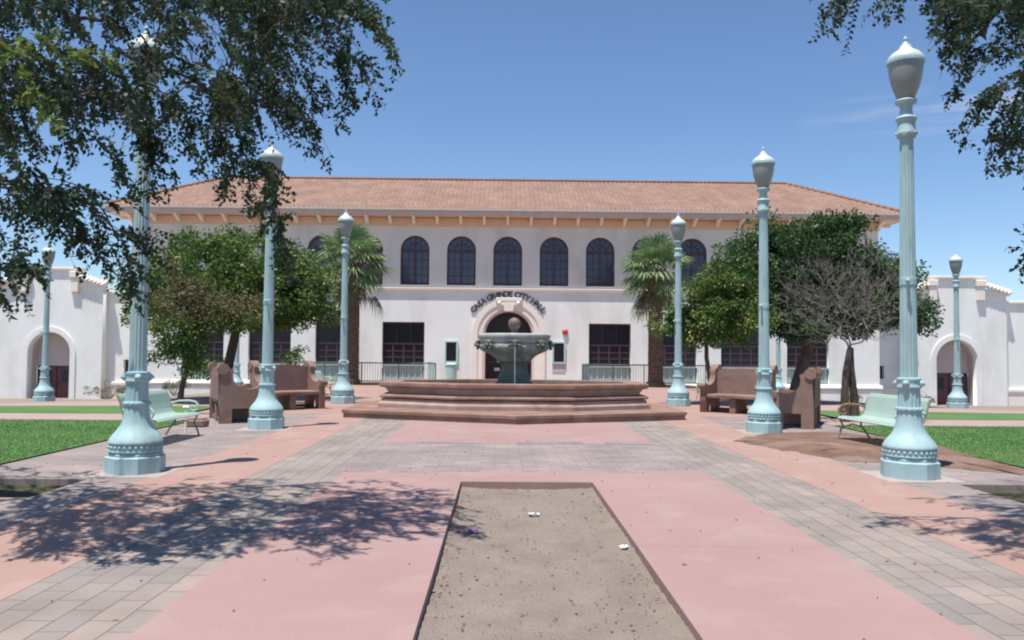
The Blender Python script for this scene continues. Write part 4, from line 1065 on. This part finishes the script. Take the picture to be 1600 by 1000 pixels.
def blob_attract(rg, blobs, n, shell=.55):
    vol = np.array([b[3] * b[4] * b[5] for b in blobs]) ** .75; pick = rg.choice(len(blobs), n, p=vol / vol.sum()); out = []
    for k in pick:
        cx, cy, cz, rx, ry, rz = blobs[k]; d = unit(rg.normal(size=3)); r = shell + (1 - shell) * rg.random() ** .5 if rg.random() < .75 else rg.random() * .7
        out.append((cx + d[0] * rx * r, cy + d[1] * ry * r, cz + d[2] * rz * r))
    return out
def clump_leaves(rg, tips, center, per, rad, L, Wd, droop=.25):
    tips = np.array(tips); n = len(tips); P = np.repeat(tips, per, 0)
    off = rg.normal(size=(n * per, 3)); off = unit(off) * (rg.random((n * per, 1)) ** .5) * rad * np.repeat(rg.uniform(.6, 1.35, (n, 1)), per, 0)
    off[:, 2] *= .75
    out = unit(P - np.array(center)); D = unit(off / rad * .8 + out * .5 + rg.normal(0, .45, (n * per, 3)) + np.array([0, 0, -droop]))
    return leaf_quads(P + off, D, rg.uniform(.65, 1.25, n * per) * L, rg.uniform(.7, 1.2, n * per) * Wd, rg)
def merge(parts):
    V = []; F = []; o = 0
    for v, f in parts: V.append(v); F.append(f + o); o += len(v)
    return np.concatenate(V), np.concatenate(F)
def leafy_tree(name, base, trunk, blobs, natt, per, label, cat, mats, seed, trunk_r, group=None, crad=.34, L=.10, Wd=.03, bark='bark', tip=.008, extra=None, shell=.55):
    rg = np.random.default_rng(seed)
    root = empty(name, base, label=label, cat=cat, group=group)
    att = blob_attract(rg, blobs, natt, shell)
    cb = np.mean([b[:3] for b in blobs], 0)
    for k_ in rg.choice(natt, natt // 9, replace=False):
        a_ = np.array(att[k_]); att.append(tuple(a_ + unit(a_ - cb) * rg.uniform(.25, .6) + np.array([0, 0, .08])))
    arr, paths, R = grow(trunk, att, rg, tip=tip)
    mt, mbr = skeleton_mesh(arr, paths, R, trunk_r, rmax=trunk_r[1])
    t = mt.build('trunk', M[bark], root, smooth=True); mbr.build('branch', M[bark], t, smooth=True)
    c = np.mean([b[:3] for b in blobs], 0)
    att = np.array(att)
    if len(mats) == 1: groups = [(mats[0], att)]
    else:
        key = mats[2](att); groups = [(mats[0], att[~key]), (mats[1], att[key])]
    for mm, a in groups:
        if len(a) == 0: continue
        V, F = clump_leaves(rg, a, c, per, crad, L, Wd)
        fast_mesh('crown', V, F, M[mm], root)
    return root
# left citrus tree behind the stone seats
def bz(x, y): return float(zg(x, y))
leafy_tree('citrus_tree', (-9.3, 27.0, bz(-9.3, 27)), [(0, 0, -.2), (-.05, 0, .6), (.02, 0, 1.2), (.12, 0, 1.7), (.2, 0, 2.1), (.25, 0, 2.6)],
           [(-1.2, 0, 3.9, 1.7, 1.6, 1.35), (.6, .2, 4.0, 1.7, 1.7, 1.5), (2.0, -.2, 3.6, 1.5, 1.4, 1.25), (-2.2, -.3, 3.2, 1.0, 1.2, .9), (2.9, 0, 3.1, .9, .9, .75), (-.2, .2, 4.9, .7, .7, .55), (.3, 0, 2.9, 1.9, 1.3, .5)],
           420, 95, 'broad green citrus tree with yellow flecks, left of the fountain', 'tree', ('leaf_citrus',), 11, (.17, .14), crad=.42, L=.13, Wd=.038)
# small olive-brown tree in front of it
leafy_tree('young_tree', (-9.95, 24.6, bz(-9.95, 24.6)), [(0, 0, -.2), (.08, 0, .5), (.2, 0, 1.0), (.32, 0, 1.5), (.4, 0, 1.9)],
           [(.3, 0, 2.5, 1.0, .9, .7), (-.15, 0, 1.55, .75, .7, .45), (1.4, .2, 2.9, 1.0, .8, .6), (.0, 0, 3.2, .8, .7, .5), (.6, -.1, 1.2, .5, .5, .3)],
           150, 80, 'small thin tree with brownish olive leaves, left edge of the citrus tree', 'tree', ('leaf_citrus', 'leaf_olive', lambda a: a[:, 2] + .1 * np.sin(5 * a[:, 0]) > 2.6), 12, (.085, .06), crad=.36, L=.11, Wd=.03)
# right trees
leafy_tree('shade_tree', (9.6, 27.5, bz(9.6, 27.5)), [(0, 0, -.2), (.1, 0, .6), (.25, 0, 1.1), (.45, .05, 1.6), (.5, .1, 2.0), (.6, .1, 2.6)],
           [(-.6, .2, 4.4, 1.7, 1.7, 1.5), (1.0, .2, 4.8, 1.7, 1.7, 1.5), (2.4, 0, 3.8, 1.5, 1.5, 1.5), (.6, 0, 3.1, 2.0, 1.5, .9), (-1.8, -.2, 3.7, 1.2, 1.2, 1.2), (4.0, 0, 3.3, .95, .8, .9), (1.5, 0, 5.9, 1.0, .9, .6), (-.7, .1, 5.6, .6, .6, .5), (3.3, .2, 4.6, .7, .7, .6)],
           520, 110, 'large dense dark green tree right of the fountain behind the bare tree', 'tree', ('leaf_dark',), 13, (.22, .17), crad=.42, L=.12, Wd=.04)
leafy_tree('small_citrus_tree', (6.45, 26.0, 0.0), [(0, 0, -.1), (-.06, 0, .5), (-.12, 0, 1.0), (-.2, 0, 1.5), (-.2, 0, 2.0)],
           [(-.15, 0, 2.9, 1.1, 1.1, .85), (.5, .1, 3.4, .9, .9, .8), (-.75, 0, 2.5, .6, .7, .55), (.2, -.1, 4.0, .6, .6, .5), (.9, .1, 2.6, .7, .7, .6)],
           170, 100, 'small green citrus tree with a thin bent trunk beside the right palm', 'tree', ('leaf_citrus',), 14, (.085, .065), crad=.36, L=.115, Wd=.036)
# bare tree
def bare_tree():
    rg = np.random.default_rng(21)
    root = empty('bare_tree', (8.15, 19.7, 0.0), label='leafless grey tree with two thin trunks, in front of the dark green tree', cat='tree')
    for k, (trunk, off) in enumerate((([(-.12, 0, -.1), (-.14, 0, .6), (-.1, 0, 1.2), (.0, 0, 1.75)], 0), ([(.13, .05, -.1), (.12, .05, .6), (.04, .05, 1.3), (.02, .02, 1.8)], 0))):
        cen = (-.75, 0, 2.9) if k == 0 else (.55, 0, 2.9)
        att = []
        for _ in range(300):
            d = unit(rg.normal(size=3)); r = rg.random() ** .45
            att.append((cen[0] + d[0] * 1.15 * r, cen[1] + d[1] * 1.1 * r, cen[2] + .15 + d[2] * 1.15 * r))
        arr, paths, R = grow(trunk, att, rg, seg=.18, start=.8, lift=-.06, wob=.07, tip=.0030, expo=2.15)
        mt, mbr = skeleton_mesh(arr, paths, R, (.10, .075), sides=(10, 4), rmax=.042)
        t = mt.build('trunk', M['bark'], root, smooth=True); mbr.build('branch', M['bark_grey'], t, smooth=True)
        tw = MB()
        for a in att:
            for _ in range(3):
                d = unit(unit(np.array(a) - np.array([0, 0, 1.9])) + rg.normal(0, .5, 3)); l = rg.uniform(.12, .3)
                q = np.array(a) + d * l * .5 + rg.normal(0, .015, 3); tw.tube([a, q, np.array(a) + d * l], [.0030, .0026, .0020], 3, False)
        tw.build('twig', M['bark_grey'], t)
bare_tree()
# fan palms
def make_palm(rg, h, lean):
    root = empty('fan_palm')
    prof = []; z = 0
    while z < h:
        prof.append((.36 - .03 * z / h + (.10 if z < .25 else 0) + rg.uniform(-.012, .012), z)); prof.append((.385 - .03 * z / h + (.06 if z < .25 else 0), z + .07)); z += .14
    m = MB().lathe([(r, zz) for r, zz in prof], 20)
    for _ in range(70):      # old leaf bases under the crown
        a = rg.uniform(0, 2 * pi); zz = h - rg.random() ** 1.5 * 1.1; r = .34
        p = Vector((r * cos(a), r * sin(a), zz)); q = p + Vector((cos(a) * .16, sin(a) * .16, .22)); m.tube([p, q], [.05, .02], 5)
    m.build('trunk', M['palm_bark'], root, smooth=True)
    def frond(az, el, pet, bl, droop, mat):
        V = []; F = []
        d = Vector((cos(az) * cos(el), sin(az) * cos(el), sin(el))); sd = Vector((-sin(az), cos(az), 0)); up = sd.cross(d) * -1
        if up.z < 0: up = -up
        o = Vector((.15 * cos(az), .15 * sin(az), h - .05 + .25 * max(el, 0)))
        b = o + d * pet - Vector((0, 0, droop * .25 * pet * pet)); d2 = (d - Vector((0, 0, droop * .55))).normalized()
        w = sd * .022
        V += [o - w, o + w, b + w * .7, b - w * .7]; F.append((0, 1, 2, 3))
        ns = 26
        for k in range(ns):
            a = (k / (ns - 1) - .5) * radians(250); l = bl * (.62 + .38 * cos(a * .62)) * rg.uniform(.9, 1.08)
            r = (d2 * cos(a) + sd * sin(a)); r = (r + up * (.14 * (k % 2) - .07 + .10 * cos(a))).normalized()
            ww = r.cross(up).normalized() * (.030 * bl + .008)
            m1 = b + r * l * .55 - Vector((0, 0, .04 * droop)); tp = b + r * l - Vector((0, 0, (.20 + .22 * droop) * l * rg.uniform(.6, 1.2)))
            i = len(V); V += [b, m1 - ww, tp, m1 + ww]; F.append((i, i + 1, i + 2, i + 3))
        return V, F
    def crown(specs, name, mat):
        P = []
        for s in specs:
            v, f = frond(*s, mat); P.append((np.array([tuple(x) for x in v]), np.array(f)))
        V, F = merge(P); fast_mesh(name, V, F, M[mat], root)
    sp = []
    for k in range(64):
        el = radians(rg.uniform(-32, 82)); sp.append((k * 2.399 + rg.uniform(-.2, .2), el, rg.uniform(.75, 1.15), rg.uniform(.85, 1.1), .25 + .5 * (1 - el / 1.4) * .6))
    crown(sp, 'crown', 'leaf_palm')
    sp = [(rg.uniform(0, 2 * pi), radians(rg.uniform(-70, -40)), rg.uniform(.8, 1.2), rg.uniform(.6, .85), 1.1) for _ in range(12)]
    sp += [(radians(200 + 20 * k), radians(-40), 1.35, .75, 1.6) for k in range(2)]
    crown(sp, 'dead_frond', 'leaf_palm_dry')
    return root
pr = np.random.default_rng(31)
p1 = make_palm(pr, 5.55, 0); p1.location = (7.1, 39.0, 0); p1.rotation_euler.z = .3
tag(p1, 'fan palm with a thick brown trunk, right of the entrance', 'palm', 'fan palms either side of the entrance')
p2 = copy_tree(p1); p2.location = (-7.45, 39.0, .35); p2.rotation_euler.z = 2.4; p2.location.z = .0; p2.scale = (1, 1, 1.05)
tag(p2, 'fan palm half hidden by the citrus tree, left of the entrance', 'palm', 'fan palms either side of the entrance')

# big shade trees whose boughs hang into the frame
def unproject(u, v, y):
    r = cam_o.matrix_world.to_3x3() @ Vector((u - 800, 500 - v, -CAM_F)); t = y / r.y
    return (CAM_X + r.x * t, y, CAM_H + r.z * t)
def in_poly(p, poly):
    x, y = p; c = False; n = len(poly)
    for i in range(n):
        (x0, y0), (x1, y1) = poly[i], poly[i - 1]
        if (y0 > y) != (y1 > y) and x < (x1 - x0) * (y - y0) / (y1 - y0) + x0: c = not c
    return c
def sample_poly(rg, poly, n):
    P = np.array(poly); lo_, hi_ = P.min(0), P.max(0); out = []
    while len(out) < n:
        q = rg.uniform(lo_, hi_)
        if in_poly(q, poly): out.append(q)
    return out
def sprays(rg, anchors, origin, per_twig=22, ntw=3, Lr=(.25, .58), leaf=(.054, .0175), sink=1.1):
    """drooping leafy twigs: alternate small leaves along thin curved stems"""
    P = []; D = []; stems = MB()
    for a in anchors:
        a = np.array(a); out = unit((a - origin) * np.array([1, 1, .15]))
        for k in range(ntw):
            L = rg.uniform(*Lr); d0 = unit(out * .8 + rg.normal(0, .45, 3) + np.array([0, 0, -.25])); pts = [a]
            p = a.copy(); n = 6
            for j in range(n):
                d = unit(d0 + np.array([0, 0, -sink * (j + 1) / n])); p = p + d * L / n; pts.append(p.copy())
            stems.tube(pts, [.0035, .003, .003, .0025, .002, .002, .0015], 3, False)
            pts = np.array(pts); t = np.linspace(.08, 1, per_twig) * n; i = np.minimum(t.astype(int), n - 1); f = (t - i)[:, None]
            q = pts[i] * (1 - f) + pts[i + 1] * f; tang = unit(pts[i + 1] - pts[i])
            sd = unit(np.cross(tang, rg.normal(size=3))); sgn = np.where(np.arange(per_twig) % 2, 1, -1)[:, None]
            P.append(q); D.append(unit(tang * .55 + sd * sgn * .9 + rg.normal(0, .3, q.shape)))
    P = np.concatenate(P); D = np.concatenate(D); n = len(P)
    V, F = leaf_quads(P, D, rg.uniform(.7, 1.25, n) * leaf[0], rg.uniform(.75, 1.2, n) * leaf[1], rg, .2)
    return V, F, stems
def strands(rg, lines, base):
    """long pendulous leafy twigs along given arcs"""
    P = []; D = []; st = MB()
    for (u0, v0, u1, v1, dep) in lines:
        d1 = dep + rg.uniform(-.5, .5); a = np.subtract(unproject(u0, v0, d1), base); b = np.subtract(unproject(u1, v1, d1 + rg.uniform(-.25, .25)), base)
        for rep in range(3):
            e = b + rg.normal(0, .09, 3) * (rep > 0); s0 = a + rg.normal(0, .07, 3) * (rep > 0); L = np.linalg.norm(e - s0); m = 12
            tt = np.linspace(0, 1, m)[:, None]; pts = s0 + (e - s0) * tt + np.array([0, 0, .16 * L]) * (4 * tt * (1 - tt)) + rg.normal(0, .008, (m, 3))
            st.tube(pts, np.linspace(.006, .0015, m), 4, False)
            for k in range(int(L / .035)):
                f = rg.uniform(.1, 1) * (m - 1.001); i = int(f); q = pts[i] + (pts[i + 1] - pts[i]) * (f - i); tg = unit(pts[i + 1] - pts[i])
                dd = unit(tg * .6 + rg.normal(0, .6, 3) + np.array([0, 0, -.35])); l = rg.uniform(.05, .16); n = max(3, int(l / .016)); w = np.linspace(.15, 1, n)[:, None]
                q2 = q + dd * l * w; P.append(q2); sd = unit(np.cross(dd, rg.normal(size=3)))
                D.append(unit(dd * .6 + sd * np.where(np.arange(n) % 2, 1, -1)[:, None] * .8 + rg.normal(0, .25, (n, 3)) + np.array([0, 0, -.2])))
    P = np.concatenate(P); D = np.concatenate(D); n = len(P)
    V, F = leaf_quads(P, D, rg.uniform(.7, 1.25, n) * .05, rg.uniform(.75, 1.2, n) * .016, rg, .2)
    return V, F, st
def bough_tree(name, base, trunk, regions, extra, label, seed, sunlit=None, hang=()):
    rg = np.random.default_rng(seed); root = empty(name, base, label=label, cat='tree')
    A = []
    for poly, n, d0, d1 in regions:
        for q in sample_poly(rg, poly, n): A.append(np.subtract(unproject(q[0], q[1] - (42 if q[1] > 0 else 0), rg.uniform(d0, d1)), base))
    for (c, r, n) in extra:
        for _ in range(n):
            d = unit(rg.normal(size=3)) * rg.random() ** .4; A.append(np.array(c) + d * np.array(r) - np.array(base))
    arr, paths, R = grow(trunk, A, rg, seg=.25, start=.6, lift=.10, wob=.05, tip=.0042, expo=2.25)
    mt, mbr = skeleton_mesh(arr, paths, R, (.24, .17), rmax=.13, sides=(12, 5))
    t = mt.build('trunk', M['bark'], root, smooth=True); mbr.build('branch', M['bark'], t, smooth=True)
    V, F, st = sprays(rg, A, np.array(trunk[-1]))
    if hang:
        v2, f2, s2 = strands(rg, hang, base); V, F = merge([(V, F), (v2, f2)]); st.add(s2.v, s2.f)
    fast_mesh('crown', V, F, M['leaf_elm'], root); st.build('twig', M['bark'], root)
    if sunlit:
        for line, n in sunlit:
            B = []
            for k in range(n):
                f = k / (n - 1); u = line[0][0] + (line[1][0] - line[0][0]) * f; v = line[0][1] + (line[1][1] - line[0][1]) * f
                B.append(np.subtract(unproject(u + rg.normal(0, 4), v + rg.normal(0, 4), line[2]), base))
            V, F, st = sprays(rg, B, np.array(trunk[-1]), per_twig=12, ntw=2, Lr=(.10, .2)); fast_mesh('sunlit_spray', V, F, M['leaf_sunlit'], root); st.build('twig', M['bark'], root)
    return root
LB = (-7.3, 9.6, -.07)
left_regions = [
    ([(-160, -60), (330, -60), (420, 40), (400, 120), (330, 200), (180, 210), (60, 200), (-160, 240)], 215, 5.9, 8.8),
    ([(330, -60), (490, -60), (525, 20), (520, 70), (480, 90), (420, 110), (370, 110)], 70, 6.3, 8.6),
    ([(500, -10), (560, 30), (570, 50), (520, 70)], 10, 7.0, 8.2),
    ([(370, 110), (450, 110), (420, 170), (430, 200), (390, 215), (345, 225), (320, 190)], 34, 6.4, 8.2),
    ([(385, 290), (400, 295), (430, 330), (410, 330)], 4, 7.2, 7.8),
    ([(-120, 170), (205, 180), (205, 205), (150, 195), (70, 190), (30, 235), (-120, 320)], 58, 6.0, 8.4),
    ([(-120, 280), (40, 300), (85, 305), (150, 335), (135, 350), (80, 330), (60, 370), (30, 420), (-120, 440)], 30, 6.0, 7.6),
    ([(150, 375), (205, 415), (200, 425), (140, 385)], 5, 6.6, 7.2),
    ([(-80, 430), (15, 440), (10, 480), (-80, 500)], 14, 6.2, 7.4),
]
bough_tree('shade_tree', LB, [(0, 0, 0), (.05, -.05, 1.0), (.15, -.2, 2.0), (.3, -.45, 2.9), (.5, -.7, 3.5), (.7, -.9, 4.1)],
           left_regions, [((-4.4, 7.4, 5.9), (2.8, 1.9, .9), 190), ((-7.2, 8.2, 5.0), (2.2, 2.2, 1.5), 120)],
           'large overhanging tree with drooping leafy boughs filling the upper left of the view', 41,
           sunlit=[(((5, 60), (70, 180), 5.7), 9), (((20, 58), (165, 90), 5.8), 9)],
           hang=[(540, 20, 628, 98, 7.3), (520, 50, 590, 130, 7.4), (500, 90, 560, 160, 7.3), (535, 140, 540, 192, 7.2), (470, 100, 500, 180, 7.1), (450, 150, 492, 243, 7.4), (440, 170, 478, 238, 7.5), (330, 190, 335, 300, 7.2), (350, 220, 352, 308, 7.4), (372, 200, 390, 285, 7.2), (398, 285, 430, 335, 7.4), (425, 280, 408, 330, 7.5), (425, 315, 446, 425, 7.5),
                 (290, 180, 305, 240, 7.0), (245, 200, 238, 280, 6.9), (205, 190, 240, 300, 7.0), (120, 200, 85, 270, 6.6), (160, 215, 205, 300, 6.7), (70, 295, 150, 340, 6.4), (85, 310, 140, 395, 6.5), (60, 290, 100, 380, 6.4), (120, 370, 212, 425, 6.6), (195, 415, 214, 455, 6.6), (20, 400, 60, 440, 6.3), (330, 160, 300, 235, 7.1)])
RB = (7.3, 9.6, -.07)
right_regions = [
    ([(1512, -60), (1782, -60), (1782, 150), (1642, 150), (1612, 100), (1552, 85), (1517, 60), (1507, 10)], 112, 5.8, 7.8),
    ([(1602, 100), (1782, 110), (1782, 220), (1647, 190), (1617, 190), (1592, 150)], 42, 5.8, 7.4),
    ([(1467, -60), (1502, -60), (1487, 0), (1472, 0)], 5, 6.6, 7.2),
    ([(1337, -60), (1367, -60), (1362, -10), (1342, -10)], 3, 6.8, 7.2),
    ([(1407, -60), (1432, -60), (1427, -15), (1412, -15)], 3, 6.8, 7.2),
    ([(1512, 40), (1552, 50), (1552, 85), (1522, 70)], 7, 6.5, 7.2),
    ([(1612, 380), (1662, 390), (1662, 420), (1618, 420)], 2, 6.5, 7.2),
]
bough_tree('shade_tree', RB, [(0, 0, 0), (-.05, -.05, 1.0), (-.12, -.25, 2.0), (-.25, -.55, 2.9), (-.45, -.9, 3.5), (-.6, -1.2, 4.1)],
           right_regions, [((5.6, 7.4, 5.8), (1.7, 1.6, 1.0), 110), ((4.6, 7.0, 6.2), (1.5, 1.5, .5), 32), ((7.2, 8.2, 5.0), (2.0, 2.0, 1.4), 80)],
           'large overhanging tree with drooping leafy boughs in the upper right corner', 43,
           hang=[(1490, -20, 1452, 75, 6.8), (1335, -30, 1296, 55, 7.0), (1405, -30, 1380, 28, 7.0), (1510, 40, 1472, 105, 6.8), (1540, 70, 1490, 140, 6.8), (1565, 130, 1522, 200, 6.6), (1595, 140, 1560, 228, 6.5), (1605, 150, 1578, 262, 6.4), (1600, 200, 1572, 262, 6.5), (1620, 370, 1592, 425, 6.5)])

# low shrubs at the foot of the walls
def shrub(x, y, r, h, seed, label, mat='dry_shrub'):
    rg = np.random.default_rng(seed); z = bz(x, y); root = empty('low_shrub', (x, y, z), label=label, cat='shrub')
    st = MB(); tips = []
    for k in range(26):
        a = rg.uniform(0, 2 * pi); q = rg.random() ** .5; tp = (r * q * cos(a), r * q * sin(a) * .6, h * rg.uniform(.55, 1.0)); st.tube([(0, 0, 0), (tp[0] * .5, tp[1] * .5, tp[2] * .6), tp], [.012, .008, .004], 4, False); tips.append(tp)
    st.build('stem', M['bark_grey'], root); V, F = clump_leaves(rg, tips, (0, 0, 0), 30, .16, .09, .022, 0); fast_mesh('foliage', V, F, M[mat], root)
shrub(-21.6, 44.6, 1.2, .7, 51, 'low dry shrub at the foot of the left annex wall')
shrub(-17.6, 43.6, .8, .8, 52, 'low dry shrub under the hall windows behind the young tree')
shrub(22.6, 44.6, .9, .5, 53, 'low sparse shrub at the foot of the right annex wall')
shrub(18.6, 43.8, .5, .45, 54, 'small shrub at the right corner of the hall')
shrub(-6.75, 25.2, .35, 1.75, 55, 'thin leafy sapling standing behind the far left stone seat', 'leaf_citrus')

# fallen leaves
lr = np.random.default_rng(77); nl = 420
lx_ = np.concatenate([lr.uniform(-.8, .8, 60), lr.uniform(-7, 7, nl - 60)]); ly_ = np.concatenate([lr.uniform(4.4, 10.2, 60), lr.uniform(4.4, 19, nl - 60)])
lz_ = np.where((np.abs(lx_) < .83) & (ly_ < 10.33), -.062, .008)
keep = ~((np.abs(np.abs(lx_) - 6.4) < 1.0) & (ly_ > 8.9) & (ly_ < 10.5)); lx_, ly_, lz_ = lx_[keep], ly_[keep], lz_[keep]
LV, LF = leaf_quads(np.stack([lx_, ly_, lz_], 1), np.stack([lr.normal(size=len(lx_)), lr.normal(size=len(lx_)), lr.normal(0, .08, len(lx_))], 1), lr.uniform(.025, .05, len(lx_)), .010, lr, .1)
LV[:, 2] = np.clip(LV[:, 2], np.repeat(lz_ - .004, 4), np.repeat(lz_ + .012, 4))
tag(fast_mesh('leaf_litter', LV, LF, M['leaf_olive']), 'dry fallen leaves scattered over the paving and the dirt bed', 'leaves', kind='stuff')
# small things on the ground
def litter(x, y, z, sx, sy, mat, label, seed):
    rg = np.random.default_rng(seed); xs = np.linspace(-sx, sx, 7); ys = np.linspace(-sy, sy, 6); X, Y = np.meshgrid(xs, ys)
    Z = np.abs(rg.normal(0, .008, X.shape)) + .012 * np.abs(np.sin(X / sx * 2.2 + 1)) + .003
    X = X * (1 - .25 * np.abs(Y / sy)) + rg.normal(0, .006, X.shape)
    v = [(a, b, c) for a, b, c in zip(X.ravel(), Y.ravel(), Z.ravel())] + [(a, b, c + .004) for a, b, c in zip(X.ravel(), Y.ravel(), Z.ravel())]
    f = []
    for j in range(5):
        for k in range(6): 
            i = j * 7 + k; f.append((i, i + 1, i + 8, i + 7)); f.append((42 + i, 42 + i + 7, 42 + i + 8, 42 + i + 1))
    o = MB().add(v, f).build('litter', mat, loc=(x, y, z)); o.rotation_euler.z = rg.uniform(0, 3)
    tag(o, label, 'litter', 'scraps of litter on the dirt bed')
for (u, v, sx, sy, mt_, lab, sd) in ((834, 805, .065, .03, 'paper', 'white paper scrap lying in the middle of the dirt bed', 61),
                                     (737, 831, .06, .05, 'wrapper', 'crumpled blue and red wrapper near the left edge of the dirt bed', 62),
                                     (975, 857, .04, .03, 'paper', 'small white paper scrap near the right edge of the dirt bed', 63)):
    gx_, gy_ = backproject(u, v, -.07); litter(gx_, gy_, -.072, sx, sy, M[mt_], lab, sd)
up_ = empty('utility_post', (-6.45, 16.0, 0), label='short white pipe post beside the left mint bench', cat='post')
MB().tube([(0, 0, 0), (0, 0, .5)], .022, 10).build('pipe', M['white_paint'], up_, smooth=True)
MB().tube([(-.06, 0, .5), (.06, 0, .5)], .03, 10).build('cap', M['white_paint'], up_, smooth=True)
sb = MB().box(-.21, .21, -.17, .17, 0, .15, bev=.03); sb.box(-.16, .16, -.12, .12, .15, .18, bev=.01)
o = sb.build('stone_block', M['settle_stone'], loc=(-6.75, 17.4, .0)); tag(o, 'low square sandstone block on the paving beside the left stone seat', 'stone block')
print('OBJECTS', len(bpy.data.objects))
